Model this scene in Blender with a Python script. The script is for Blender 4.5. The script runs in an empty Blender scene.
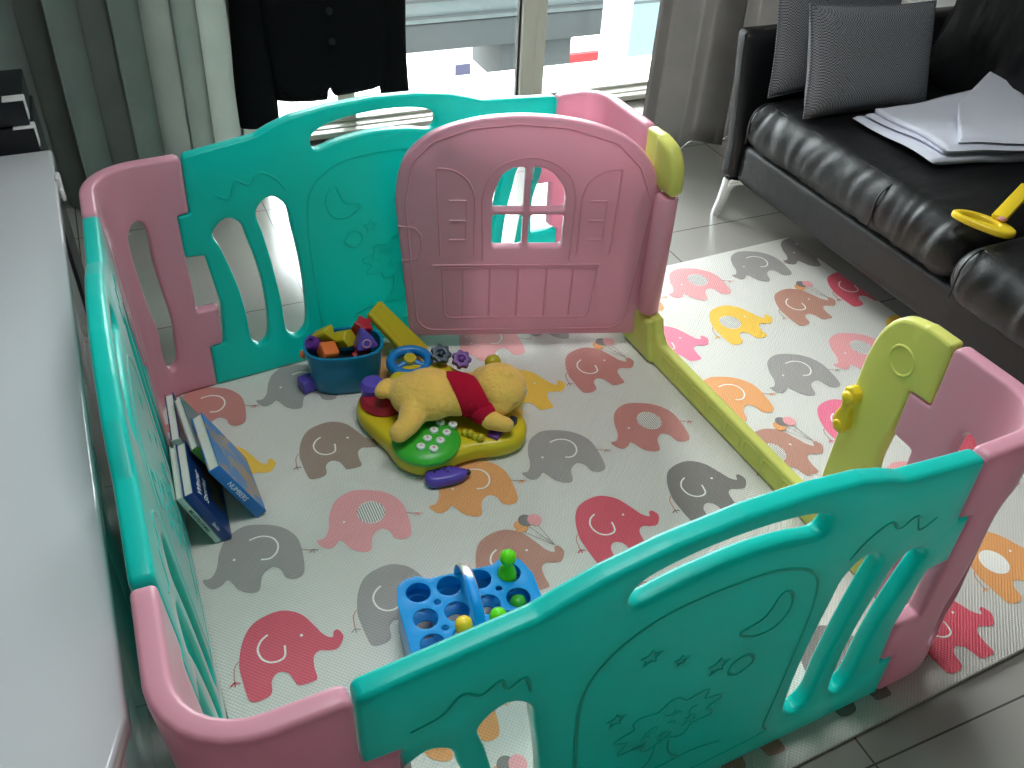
import bpy, bmesh, math, random
from math import sin, cos, pi, radians, sqrt, atan2, hypot
from mathutils import Vector, Matrix, noise
from mathutils.geometry import delaunay_2d_cdt

random.seed(7)
SC = bpy.context.scene
COL = SC.collection
D = bpy.data

# ------------------------------------------------------------------ materials
def srgb(r, g, b):
    f = lambda c: (c / 255 / 12.92) if c / 255 <= 0.04045 else ((c / 255 + 0.055) / 1.055) ** 2.4
    return (f(r), f(g), f(b), 1.0)

def principled(name):
    m = D.materials.new(name); m.use_nodes = True
    nt = m.node_tree
    return m, nt, nt.nodes['Principled BSDF']

def mat(name, rgb, rough=0.5, metal=0.0, spec=0.5, coat=0.0, trans=0.0, noise_amt=0.0, noise_scale=8.0,
        bump=0.0, bump_scale=60.0, sheen=0.0, detail=3.0):
    """procedural surface: base colour with a little noise variation, optional bump and translucency"""
    m, nt, b = principled(name)
    N, L = nt.nodes, nt.links
    c = srgb(*rgb)
    b.inputs['Base Color'].default_value = c
    b.inputs['Roughness'].default_value = rough
    b.inputs['Metallic'].default_value = metal
    b.inputs['Specular IOR Level'].default_value = spec
    b.inputs['Coat Weight'].default_value = coat
    b.inputs['Sheen Weight'].default_value = sheen
    tc = N.new('ShaderNodeTexCoord')
    nz = N.new('ShaderNodeTexNoise'); nz.inputs['Scale'].default_value = noise_scale; nz.inputs['Detail'].default_value = detail
    L.new(tc.outputs['Object'], nz.inputs['Vector'])
    mix = N.new('ShaderNodeMix'); mix.data_type = 'RGBA'
    k = 1 - noise_amt
    mix.inputs[6].default_value = (c[0] * k, c[1] * k, c[2] * k, 1)
    mix.inputs[7].default_value = tuple(min(1, x * (1 + noise_amt)) for x in c[:3]) + (1,)
    L.new(nz.outputs['Fac'], mix.inputs[0]); L.new(mix.outputs[2], b.inputs['Base Color'])
    if bump > 0:
        n2 = N.new('ShaderNodeTexNoise'); n2.inputs['Scale'].default_value = bump_scale; n2.inputs['Detail'].default_value = 4
        L.new(tc.outputs['Object'], n2.inputs['Vector'])
        bp = N.new('ShaderNodeBump'); bp.inputs['Strength'].default_value = bump; bp.inputs['Distance'].default_value = 0.01
        L.new(n2.outputs['Fac'], bp.inputs['Height']); L.new(bp.outputs['Normal'], b.inputs['Normal'])
    if trans > 0:
        tr = N.new('ShaderNodeBsdfTranslucent'); gm = N.new('ShaderNodeGamma'); gm.inputs[1].default_value = 0.65   # light scattered through thin plastic loses less colour
        L.new(mix.outputs[2], gm.inputs[0]); L.new(gm.outputs[0], tr.inputs['Color'])
        ms = N.new('ShaderNodeMixShader'); ms.inputs[0].default_value = trans
        b.inputs['Specular IOR Level'].default_value = 0.0
        gl = N.new('ShaderNodeBsdfGlossy'); gl.inputs['Roughness'].default_value = rough; gl.inputs['Color'].default_value = (1, 1, 1, 1)
        fr = N.new('ShaderNodeFresnel'); fr.inputs['IOR'].default_value = 1.33
        m2 = N.new('ShaderNodeMixShader')
        out = N['Material Output']
        L.new(b.outputs[0], ms.inputs[1]); L.new(tr.outputs[0], ms.inputs[2])
        L.new(fr.outputs[0], m2.inputs[0]); L.new(ms.outputs[0], m2.inputs[1]); L.new(gl.outputs[0], m2.inputs[2])
        L.new(m2.outputs[0], out.inputs['Surface'])
    return m

def foam_mat(name, rgb, stripes=None):
    """embossed foam play-mat print: fine woven dimples"""
    m, nt, b = principled(name)
    N, L = nt.nodes, nt.links
    b.inputs['Roughness'].default_value = 0.5
    b.inputs['Specular IOR Level'].default_value = 0.35
    tc = N.new('ShaderNodeTexCoord'); sx = N.new('ShaderNodeSeparateXYZ'); L.new(tc.outputs['Object'], sx.inputs[0])
    def s(o, f):
        mu = N.new('ShaderNodeMath'); mu.operation = 'MULTIPLY'; mu.inputs[1].default_value = f; L.new(o, mu.inputs[0])
        si = N.new('ShaderNodeMath'); si.operation = 'SINE'; L.new(mu.outputs[0], si.inputs[0]); return si
    a, c = s(sx.outputs[0], 2 * pi / 0.0085), s(sx.outputs[1], 2 * pi / 0.0085)
    pr = N.new('ShaderNodeMath'); pr.operation = 'MULTIPLY'; L.new(a.outputs[0], pr.inputs[0]); L.new(c.outputs[0], pr.inputs[1])
    bp = N.new('ShaderNodeBump'); bp.inputs['Strength'].default_value = 0.5; bp.inputs['Distance'].default_value = 0.0012
    L.new(pr.outputs[0], bp.inputs['Height']); L.new(bp.outputs['Normal'], b.inputs['Normal'])
    mr = N.new('ShaderNodeMapRange'); mr.inputs[1].default_value = -1; mr.inputs[2].default_value = 1
    mr.inputs[3].default_value = 0; mr.inputs[4].default_value = 1; L.new(pr.outputs[0], mr.inputs[0])
    c0 = srgb(*rgb); mix = N.new('ShaderNodeMix'); mix.data_type = 'RGBA'
    mix.inputs[6].default_value = tuple(x * 0.9 for x in c0[:3]) + (1,)
    mix.inputs[7].default_value = tuple(min(.95, x * 1.12 + 0.015) for x in c0[:3]) + (1,)
    L.new(mr.outputs[0], mix.inputs[0]); L.new(mix.outputs[2], b.inputs['Base Color'])
    return m

# plastics
TURQ = mat('turquoise_plastic', (18, 224, 210), 0.33, trans=0.44, noise_amt=0.04, noise_scale=5)
PINK = mat('pink_plastic', (242, 176, 194), 0.33, trans=0.40, noise_amt=0.03, noise_scale=5)
LIME = mat('pale_lime_plastic', (236, 236, 126), 0.36, trans=0.32, noise_amt=0.03)
YEL = mat('yellow_plastic', (238, 205, 40), 0.35, noise_amt=0.03)
YEL2 = mat('mustard_plastic', (214, 188, 30), 0.35, noise_amt=0.05)
OLIVE = mat('olive_yellow_plastic', (190, 170, 30), 0.4, noise_amt=0.06)
RED = mat('red_plastic', (170, 28, 45), 0.35, noise_amt=0.05)
PURP = mat('purple_plastic', (92, 70, 175), 0.35, noise_amt=0.05)
DPURP = mat('violet_plastic', (105, 50, 140), 0.4, noise_amt=0.05)
ORANGE = mat('orange_plastic', (225, 110, 45), 0.4, noise_amt=0.05)
LGREEN = mat('lime_green_plastic', (105, 225, 30), 0.3, trans=0.1, noise_amt=0.03)
GREEN = mat('green_plastic', (60, 175, 50), 0.35, noise_amt=0.05)
BLUE = mat('blue_plastic', (20, 120, 190), 0.35, noise_amt=0.05)
BUCK = mat('teal_blue_plastic', (20, 125, 165), 0.35, trans=0.1, noise_amt=0.05)
SKY = mat('bright_blue_plastic', (0, 174, 250), 0.38, trans=0.40, noise_amt=0.03)
DARKP = mat('dark_plastic', (28, 30, 34), 0.4, noise_amt=0.1)
TEALD = mat('dark_teal_plastic', (14, 48, 66), 0.4, noise_amt=0.2, noise_scale=60)
WHITEP = mat('white_plastic', (225, 225, 222), 0.35, noise_amt=0.02)
CHROME = mat('chrome', (215, 215, 215), 0.12, metal=1.0)
PLUSHM = mat('yellow_plush', (242, 192, 96), 0.9, spec=0.1, noise_amt=0.10, noise_scale=18, bump=0.5, bump_scale=90, sheen=0.3)
REDF = mat('crimson_felt', (175, 22, 50), 0.9, spec=0.1, noise_amt=0.08, bump=0.3, bump_scale=150)
BLACKF = mat('black_wool', (16, 16, 18), 0.95, spec=0.1, noise_amt=0.2, bump=0.3, bump_scale=250)
BUTTON = mat('black_button', (12, 12, 13), 0.9)
PAPER = mat('book_pages', (225, 222, 210), 0.8, noise_amt=0.05, noise_scale=80)
LINEN = mat('white_linen', (226, 228, 240), 0.8, spec=0.2, noise_amt=0.03, bump=0.15, bump_scale=30)
GLOSSW = mat('glossy_white_lacquer', (205, 210, 212), 0.18, coat=0.4, noise_amt=0.01)
FRAMEM = mat('window_frame_aluminium', (205, 203, 190), 0.4, noise_amt=0.02)
WALLM = mat('painted_wall', (232, 230, 225), 0.9, spec=0.2, noise_amt=0.02, bump=0.05, bump_scale=200)
WALLD = mat('darkened_unseen_wall', (72, 62, 54), 0.7, noise_amt=0.15, noise_scale=3)  # unseen left and front walls, coloured dark to cut bounced fill light
CEILM = mat('ceiling_paint', (240, 239, 236), 0.9, spec=0.2, noise_amt=0.01)
CONC = mat('concrete', (66, 69, 69), 0.85, noise_amt=0.10, noise_scale=0.8, detail=6)
CONC2 = mat('pale_concrete', (98, 106, 105), 0.85, noise_amt=0.06, noise_scale=0.5, detail=6)
STREET = mat('street_paving', (165, 165, 162), 0.9, noise_amt=0.03, noise_scale=0.3)
BWHITE = mat('white_render', (236, 240, 238), 0.8, noise_amt=0.02, noise_scale=0.4)
BGLASS = mat('pale_blue_cladding', (135, 158, 164), 0.3, noise_amt=0.04, noise_scale=0.3)
SHOPR = mat('red_fascia', (150, 20, 28), 0.5)
SHOPD = mat('shopfront_dark', (38, 44, 58), 0.4, noise_amt=0.5, noise_scale=3)
POSTY = mat('poster_amber', (200, 120, 20), 0.6)
POSTP = mat('poster_violet', (140, 60, 160), 0.6)
POSTG = mat('poster_slate', (70, 70, 100), 0.6)

def leather():
    m, nt, b = principled('black_leather')
    N, L = nt.nodes, nt.links
    b.inputs['Base Color'].default_value = srgb(17, 18, 20)
    b.inputs['Roughness'].default_value = 0.36; b.inputs['Specular IOR Level'].default_value = 0.55
    tc = N.new('ShaderNodeTexCoord')
    v = N.new('ShaderNodeTexVoronoi'); v.inputs['Scale'].default_value = 260
    n = N.new('ShaderNodeTexNoise'); n.inputs['Scale'].default_value = 14; n.inputs['Detail'].default_value = 5
    L.new(tc.outputs['Object'], v.inputs['Vector']); L.new(tc.outputs['Object'], n.inputs['Vector'])
    b1 = N.new('ShaderNodeBump'); b1.inputs['Strength'].default_value = 0.18; b1.inputs['Distance'].default_value = 0.001
    b2 = N.new('ShaderNodeBump'); b2.inputs['Strength'].default_value = 0.25; b2.inputs['Distance'].default_value = 0.01
    L.new(v.outputs['Distance'], b1.inputs['Height']); L.new(n.outputs['Fac'], b2.inputs['Height'])
    L.new(b2.outputs['Normal'], b1.inputs['Normal']); L.new(b1.outputs['Normal'], b.inputs['Normal'])
    r = N.new('ShaderNodeMapRange'); r.inputs[3].default_value = 0.34; r.inputs[4].default_value = 0.5
    L.new(n.outputs['Fac'], r.inputs[0]); L.new(r.outputs[0], b.inputs['Roughness'])
    return m
LEATHER = leather()

def tweed():
    """grey houndstooth-like small check weave"""
    m, nt, b = principled('grey_check_weave')
    N, L = nt.nodes, nt.links
    b.inputs['Roughness'].default_value = 0.85; b.inputs['Specular IOR Level'].default_value = 0.2
    tc = N.new('ShaderNodeTexCoord')
    ck = N.new('ShaderNodeTexChecker'); ck.inputs['Scale'].default_value = 240
    ck.inputs['Color1'].default_value = srgb(146, 148, 153); ck.inputs['Color2'].default_value = srgb(70, 72, 76)
    L.new(tc.outputs['Object'], ck.inputs['Vector'])
    L.new(ck.outputs['Color'], b.inputs['Base Color'])
    bp = N.new('ShaderNodeBump'); bp.inputs['Strength'].default_value = 0.4; bp.inputs['Distance'].default_value = 0.001
    L.new(ck.outputs['Fac'], bp.inputs['Height']); L.new(bp.outputs['Normal'], b.inputs['Normal'])
    return m
TWEED = tweed()

def tiles():
    m, nt, b = principled('floor_tiles')
    N, L = nt.nodes, nt.links
    b.inputs['Roughness'].default_value = 0.22; b.inputs['Specular IOR Level'].default_value = 0.45
    tc = N.new('ShaderNodeTexCoord'); mp = N.new('ShaderNodeMapping')
    mp.inputs['Location'].default_value = (-1.07, -1.68, 0)
    L.new(tc.outputs['Object'], mp.inputs[0])
    br = N.new('ShaderNodeTexBrick'); br.offset = 0; br.squash = 1
    br.inputs['Scale'].default_value = 1.0; br.inputs['Brick Width'].default_value = 0.6; br.inputs['Row Height'].default_value = 0.6
    br.inputs['Mortar Size'].default_value = 0.0022; br.inputs['Mortar Smooth'].default_value = 0.2
    br.inputs['Color1'].default_value = srgb(174, 172, 164); br.inputs['Color2'].default_value = srgb(170, 168, 161)
    br.inputs['Mortar'].default_value = srgb(92, 90, 86)
    L.new(mp.outputs[0], br.inputs['Vector'])
    nz = N.new('ShaderNodeTexNoise'); nz.inputs['Scale'].default_value = 3; nz.inputs['Detail'].default_value = 5
    L.new(tc.outputs['Object'], nz.inputs['Vector'])
    mix = N.new('ShaderNodeMix'); mix.data_type = 'RGBA'; mix.blend_type = 'MULTIPLY'; mix.inputs[0].default_value = 0.18
    L.new(br.outputs['Color'], mix.inputs[6]); L.new(nz.outputs['Color'], mix.inputs[7]); L.new(mix.outputs[2], b.inputs['Base Color'])
    return m
TILES = tiles()

def drape(name, rgb, trans=0.0):
    m, nt, b = principled(name)
    N, L = nt.nodes, nt.links
    b.inputs['Roughness'].default_value = 0.9; b.inputs['Specular IOR Level'].default_value = 0.15
    tc = N.new('ShaderNodeTexCoord'); n = N.new('ShaderNodeTexNoise'); n.inputs['Scale'].default_value = 320
    n2 = N.new('ShaderNodeTexNoise'); n2.inputs['Scale'].default_value = 9; n2.inputs['Detail'].default_value = 5
    L.new(tc.outputs['Object'], n.inputs['Vector']); L.new(tc.outputs['Object'], n2.inputs['Vector'])
    c = srgb(*rgb); mix = N.new('ShaderNodeMix'); mix.data_type = 'RGBA'
    mix.inputs[6].default_value = tuple(x * 0.85 for x in c[:3]) + (1,); mix.inputs[7].default_value = tuple(x * 1.15 for x in c[:3]) + (1,)
    L.new(n2.outputs['Fac'], mix.inputs[0]); L.new(mix.outputs[2], b.inputs['Base Color'])
    bp = N.new('ShaderNodeBump'); bp.inputs['Strength'].default_value = 0.3; bp.inputs['Distance'].default_value = 0.001
    L.new(n.outputs['Fac'], bp.inputs['Height']); L.new(bp.outputs['Normal'], b.inputs['Normal'])
    if trans:
        tr = N.new('ShaderNodeBsdfTranslucent'); L.new(mix.outputs[2], tr.inputs['Color'])
        ms = N.new('ShaderNodeMixShader'); ms.inputs[0].default_value = trans
        L.new(b.outputs[0], ms.inputs[1]); L.new(tr.outputs[0], ms.inputs[2]); L.new(ms.outputs[0], N['Material Output'].inputs['Surface'])
    return m
DRAPE = drape('grey_drape', (176, 181, 175), 0.0)
DRAPE2 = drape('taupe_drape', (135, 131, 128), 0.04)

def glass():
    m = D.materials.new('window_glass'); m.use_nodes = True
    N, L = m.node_tree.nodes, m.node_tree.links
    N.remove(N['Principled BSDF'])
    t = N.new('ShaderNodeBsdfTransparent'); t.inputs[0].default_value = (0.93, 0.97, 0.97, 1)
    g = N.new('ShaderNodeBsdfGlossy'); g.inputs['Roughness'].default_value = 0.02
    f = N.new('ShaderNodeFresnel'); f.inputs[0].default_value = 1.45
    mx = N.new('ShaderNodeMixShader')
    L.new(f.outputs[0], mx.inputs[0]); L.new(t.outputs[0], mx.inputs[1]); L.new(g.outputs[0], mx.inputs[2])
    L.new(mx.outputs[0], N['Material Output'].inputs['Surface'])
    return m
GLASS = glass()

# ------------------------------------------------------------------ object helpers
def link(name, me, mats, parent=None, smooth=True, angle=None):
    o = D.objects.new(name, me); COL.objects.link(o)
    if not isinstance(mats, (list, tuple)): mats = [mats]
    if len(me.materials) == 0:
        for m in mats: me.materials.append(m)
    if smooth:
        for p in me.polygons: p.use_smooth = True
        if angle: me.set_sharp_from_angle(angle=radians(angle))
    if parent:
        o.parent = parent
        o.matrix_parent_inverse = parent.matrix_world.inverted() if False else Matrix()
    return o

def from_bm(name, bm, mats, parent=None, smooth=True, angle=None):
    me = D.meshes.new(name); bm.to_mesh(me); bm.free()
    return link(name, me, mats, parent, smooth, angle)

def tag(o, label, cat, group=None):
    o['label'] = label; o['category'] = cat
    if group: o['group'] = group
    return o

def empty(name, loc, rotz=0.0):
    o = D.objects.new(name, None); COL.objects.link(o); o.empty_display_size = 0.05
    o.location = loc; o.rotation_euler = (0, 0, rotz)
    return o

def struct(o):
    o['kind'] = 'structure'; return o

def xf(bm, verts, M):
    bmesh.ops.transform(bm, matrix=M, verts=verts)

def add_box(bm, c, s, M=None, bev=0.0, seg=2, mi=0):
    r = bmesh.ops.create_cube(bm, size=1.0)
    vs = r['verts']
    bmesh.ops.scale(bm, vec=s, verts=vs)
    bmesh.ops.translate(bm, vec=c, verts=vs)
    fs = {f for v in vs for f in v.link_faces}
    if bev > 0:
        es = list({e for v in vs for e in v.link_edges})
        res = bmesh.ops.bevel(bm, geom=es, offset=bev, segments=seg, profile=0.5, affect='EDGES')
        vs = list({v for f in res['faces'] for v in f.verts} | {v for v in vs if v.is_valid})
        fs = {f for v in vs for f in v.link_faces}
    for f in fs: f.material_index = mi
    if M is not None: xf(bm, vs, M)
    return vs

def add_tube(bm, pts, r, seg=8, closed=False, mi=0, caps=True, squash=None):
    pts = [Vector(p) for p in pts]; n = len(pts)
    rr = r if isinstance(r, (list, tuple)) else [r] * n
    rings = []
    up = None
    for i, p in enumerate(pts):
        a = pts[(i - 1) % n] if (closed or i > 0) else p
        b = pts[(i + 1) % n] if (closed or i < n - 1) else p
        t = (b - a).normalized()
        if up is None:
            up = Vector((0, 0, 1)) if abs(t.z) < 0.9 else Vector((1, 0, 0))
        x = t.cross(up).normalized(); y = x.cross(t).normalized(); up = y
        ring = []
        for k in range(seg):
            q = 2 * pi * k / seg
            cx, cy = cos(q) * rr[i], sin(q) * rr[i]
            if squash: cx *= squash[0]; cy *= squash[1]
            ring.append(bm.verts.new(p + x * cx + y * cy))
        rings.append(ring)
    m = n if closed else n - 1
    for i in range(m):
        A, B = rings[i], rings[(i + 1) % n]
        for k in range(seg):
            f = bm.faces.new((A[k], A[(k + 1) % seg], B[(k + 1) % seg], B[k])); f.material_index = mi
    if caps and not closed:
        f = bm.faces.new(rings[0][::-1]); f.material_index = mi
        f = bm.faces.new(rings[-1]); f.material_index = mi
    return [v for r_ in rings for v in r_]

def add_lathe(bm, prof, c=(0, 0, 0), seg=32, M=None, mi=0):
    """prof: list of (radius, z); radius 0 closes"""
    c = Vector(c); rings = []; allv = []
    for r, z in prof:
        if r < 1e-6:
            v = bm.verts.new(c + Vector((0, 0, z))); rings.append([v]); allv.append(v)
        else:
            ring = [bm.verts.new(c + Vector((r * cos(2 * pi * k / seg), r * sin(2 * pi * k / seg), z))) for k in range(seg)]
            rings.append(ring); allv += ring
    for A, B in zip(rings, rings[1:]):
        for k in range(seg):
            k2 = (k + 1) % seg
            if len(A) == 1 and len(B) == 1: continue
            if len(A) == 1: f = bm.faces.new((A[0], B[k2], B[k]))
            elif len(B) == 1: f = bm.faces.new((A[k], A[k2], B[0]))
            else: f = bm.faces.new((A[k], A[k2], B[k2], B[k]))
            f.material_index = mi
    if M is not None: xf(bm, allv, M)
    return allv

def add_ball(bm, c, r, M=None, seg=20, mi=0):
    s = r if isinstance(r, (tuple, list)) else (r, r, r)
    res = bmesh.ops.create_uvsphere(bm, u_segments=seg, v_segments=max(8, seg // 2), radius=1.0)
    vs = res['verts']; bmesh.ops.scale(bm, vec=s, verts=vs)
    if M is not None: xf(bm, vs, M)
    bmesh.ops.translate(bm, vec=c, verts=vs)
    for f in {f for v in vs for f in v.link_faces}: f.material_index = mi
    return vs

# ---- 2-D outlines
def fillet(pts, r, seg=5, closed=True):
    """round the corners of a polyline; r number or list"""
    n = len(pts); out = []
    for i in range(n):
        p = Vector(pts[i]); ri = r[i] if isinstance(r, (list, tuple)) else r
        if not closed and i in (0, n - 1): out.append(tuple(p)); continue
        a = Vector(pts[i - 1]); b = Vector(pts[(i + 1) % n])
        u, w = (a - p), (b - p); lu, lw = u.length, w.length
        if lu < 1e-7 or lw < 1e-7: continue
        u /= lu; w /= lw
        ang = u.angle(w)
        if ri <= 0 or ang > pi - 0.06: out.append(tuple(p)); continue
        d = min(ri / math.tan(ang / 2), lu * 0.48, lw * 0.48); rad = d * math.tan(ang / 2)
        c = p + (u + w).normalized() * (rad / sin(ang / 2))
        s, e = p + u * d - c, p + w * d - c
        a0 = atan2(s.y, s.x); a1 = atan2(e.y, e.x); da = (a1 - a0 + pi) % (2 * pi) - pi
        for k in range(seg + 1):
            q = a0 + da * k / seg; out.append((c.x + rad * cos(q), c.y + rad * sin(q)))
    return out

def spline(pts, n=6, closed=True):
    out = []; N = len(pts)
    rng = range(N) if closed else range(N - 1)
    P = lambda i: Vector(pts[i % N]) if closed else Vector(pts[max(0, min(N - 1, i))])
    for i in rng:
        a, b, c, d = P(i - 1), P(i), P(i + 1), P(i + 2)
        for k in range(n):
            t = k / n
            q = 0.5 * ((2 * b) + (c - a) * t + (2 * a - 5 * b + 4 * c - d) * t * t + (3 * b - a - 3 * c + d) * t ** 3)
            out.append(tuple(q))
    if not closed: out.append(tuple(pts[-1]))
    return out

def ellipse(cx, cy, rx, ry=None, n=24, a0=0, a1=2 * pi):
    ry = rx if ry is None else ry
    full = abs(a1 - a0 - 2 * pi) < 1e-6
    return [(cx + rx * cos(a0 + (a1 - a0) * k / (n if full else n - 1)), cy + ry * sin(a0 + (a1 - a0) * k / (n if full else n - 1))) for k in range(n)]

def area(p): return 0.5 * sum(p[i - 1][0] * p[i][1] - p[i][0] * p[i - 1][1] for i in range(len(p)))

def resample(p, step):
    out = []
    for i in range(len(p)):
        a = Vector(p[i]); b = Vector(p[(i + 1) % len(p)]); d = (b - a).length
        if d < 1e-6: continue
        k = max(1, int(d / step))
        for j in range(k): out.append(tuple(a.lerp(b, j / k)))
    # drop near-duplicates
    o2 = []
    for q in out:
        if not o2 or (Vector(q) - Vector(o2[-1])).length > 2e-4: o2.append(q)
    if (Vector(o2[0]) - Vector(o2[-1])).length < 2e-4: o2.pop()
    return o2

def inside(pt, loops):
    x, y = pt; c = False
    for p in loops:
        j = len(p) - 1
        for i in range(len(p)):
            if (p[i][1] > y) != (p[j][1] > y):
                if x < (p[j][0] - p[i][0]) * (y - p[i][1]) / (p[j][1] - p[i][1]) + p[i][0]: c = not c
            j = i
    return c

def offset_in(p, d):
    n = len(p); out = []
    for i in range(n):
        a, b, c = Vector(p[i - 1]), Vector(p[i]), Vector(p[(i + 1) % n])
        e1, e2 = (b - a).normalized(), (c - b).normalized()
        n1, n2 = Vector((-e1.y, e1.x)), Vector((-e2.y, e2.x))
        m = n1 + n2
        if m.length < 1e-6: m = n1
        m.normalize(); k = max(0.5, m.dot(n1))
        out.append(tuple(b + m * (d / k)))
    return out

def slab(bm, outer, holes, t, b, fn, grid=0.05, step=0.03, mi=0, nz=0.0):
    """rounded-edge plate from a 2-D outline with holes; fn(u, v, n) -> world; n runs nz-t/2 .. nz+t/2"""
    loops = []
    for k, p in enumerate([outer] + list(holes)):
        p = resample(p, step)
        if (area(p) > 0) != (k == 0): p = p[::-1]
        loops.append(p)
    prof = []
    for a in (90, 60, 30, 0):
        q = radians(a); prof.append((b * (1 - cos(q)), -t / 2 + b - b * sin(q)))
    prof = prof + [(i, -z) for i, z in prof[::-1]]
    ringsets = [[offset_in(p, i) for p in loops] for i, z in prof]
    V = []
    for (i, z), ls in zip(prof, ringsets):
        V.append([[bm.verts.new(fn(x, y, nz + z)) for x, y in l] for l in ls])
    for r in range(len(prof) - 1):
        for l in range(len(loops)):
            A, B = V[r][l], V[r + 1][l]; n = len(A)
            for k in range(n):
                k2 = (k + 1) % n
                f = bm.faces.new((A[k], A[k2], B[k2], B[k])); f.material_index = mi
    inner = ringsets[0]
    pts = []; edges = []
    for l in inner:
        s = len(pts); pts += l
        edges += [(s + k, s + (k + 1) % len(l)) for k in range(len(l))]
    base = len(pts)
    xs = [p[0] for p in inner[0]]; ys = [p[1] for p in inner[0]]
    nx = int((max(xs) - min(xs)) / grid) + 1; ny = int((max(ys) - min(ys)) / grid) + 1
    extra = []
    for i in range(nx + 1):
        for j in range(ny + 1):
            q = (min(xs) + (max(xs) - min(xs)) * i / nx + 1e-4, min(ys) + (max(ys) - min(ys)) * j / ny + 1.3e-4)
            if inside(q, inner) and all((q[0] - x) ** 2 + (q[1] - y) ** 2 > (grid * 0.35) ** 2 for x, y in pts): extra.append(q)
    allp = [Vector(q) for q in pts + extra]
    res = delaunay_2d_cdt(allp, edges, [], 0, 1e-6)
    vco, _, faces, orig = res[0], res[1], res[2], res[3]
    for side, z in ((0, prof[0][1]), (1, prof[-1][1])):
        flat = [v for l in V[0 if side == 0 else -1] for v in l]
        vm = []
        for k, c in enumerate(vco):
            o = [x for x in orig[k] if x < base]
            vm.append(flat[o[0]] if o else bm.verts.new(fn(c.x, c.y, nz + z)))
        for f in faces:
            cx = sum(vco[k].x for k in f) / len(f); cy = sum(vco[k].y for k in f) / len(f)
            if not inside((cx, cy), inner): continue
            vs = [vm[k] for k in f]
            if len(set(vs)) < 3: continue
            try:
                nf = bm.faces.new(vs if side == 1 else vs[::-1]); nf.material_index = mi
            except ValueError: pass

def ridge(bm, pts, fn, n0, w=0.0035, h=0.0022, closed=False, step=0.02, sgn=1, mi=0):
    """thin raised line moulded on a face"""
    P = []
    m = len(pts) if closed else len(pts) - 1
    for i in range(m):
        a = Vector(pts[i]); b = Vector(pts[(i + 1) % len(pts)]); d = (b - a).length
        k = max(1, int(d / step)); P += [a.lerp(b, j / k) for j in range(k)]
    if not closed: P.append(Vector(pts[-1]))
    n = len(P); rows = []
    for i in range(n):
        a = P[i - 1] if (closed or i > 0) else P[i]; b = P[(i + 1) % n] if (closed or i < n - 1) else P[i]
        t = (b - a)
        t = t.normalized() if t.length > 1e-9 else Vector((1, 0)); s = Vector((-t.y, t.x))
        row = []
        for off, hh in ((-w, -0.0005), (-w * .5, h * .75), (0, h), (w * .5, h * .75), (w, -0.0005)):
            q = P[i] + s * off; row.append(bm.verts.new(fn(q.x, q.y, n0 + sgn * hh)))
        rows.append(row)
    for i in range(n if closed else n - 1):
        A, B = rows[i], rows[(i + 1) % n]
        for k in range(4):
            v = (A[k], B[k], B[k + 1], A[k + 1])
            f = bm.faces.new(v if sgn < 0 else v[::-1]); f.material_index = mi

def fix_normals(bm): bmesh.ops.recalc_face_normals(bm, faces=bm.faces)

def xyfn(M=None):
    M = M or Matrix()
    return lambda u, v, n: M @ Vector((u, v, n))

def organic(name, build, mats, parent=None, voxel=0.006, smooth_it=6):
    """union of soft solids into one continuous skin"""
    bm = bmesh.new(); build(bm)
    me = D.meshes.new('tmp'); bm.to_mesh(me); bm.free()
    o = D.objects.new('tmp', me); COL.objects.link(o)
    r = o.modifiers.new('r', 'REMESH'); r.mode = 'VOXEL'; r.voxel_size = voxel
    s = o.modifiers.new('s', 'SMOOTH'); s.iterations = smooth_it; s.factor = 0.5
    dg = bpy.context.evaluated_depsgraph_get(); dg.update()
    m2 = D.meshes.new_from_object(o.evaluated_get(dg)); m2.name = name
    D.objects.remove(o)
    m2.materials.clear()
    return link(name, m2, mats, parent)

def capsule_chain(bm, pts, rs, n=7):
    for i in range(len(pts) - 1):
        a, b = Vector(pts[i]), Vector(pts[i + 1])
        for k in range(n + 1):
            t = k / n; add_ball(bm, a.lerp(b, t), rs[i] * (1 - t) + rs[i + 1] * t, seg=14)

def text_mesh(name, body, size, M, m, parent=None, depth=0.0004):
    cu = D.curves.new('t', 'FONT'); cu.body = body; cu.size = size; cu.extrude = depth; cu.align_x = 'CENTER'; cu.align_y = 'CENTER'
    o = D.objects.new('t', cu); COL.objects.link(o)
    dg = bpy.context.evaluated_depsgraph_get(); dg.update()
    me = D.meshes.new_from_object(o.evaluated_get(dg)); D.objects.remove(o)
    me.transform(M); me.materials.clear(); me.name = name
    return link(name, me, m, parent, smooth=False)

# ------------------------------------------------------------------ camera
CAM = Vector((0.08450619, -0.58837548, 1.49425864))
Fd = Vector((0.33488671, 0.70391907, -0.62637755)); Rt = Vector((0.91679792, -0.39690732, 0.04411526)); Up = Vector((0.21756026, 0.58903525, 0.77827053))
cd = D.cameras.new('camera'); cam = D.objects.new('camera', cd); COL.objects.link(cam)
Mx = Matrix((Rt, Up, -Fd)).transposed().to_4x4(); Mx.translation = CAM
cam.matrix_world = Mx; cd.sensor_width = 36; cd.lens = 36 * 893.91 / 1024; cd.clip_start = 0.05; cd.clip_end = 300
SC.camera = cam

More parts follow.
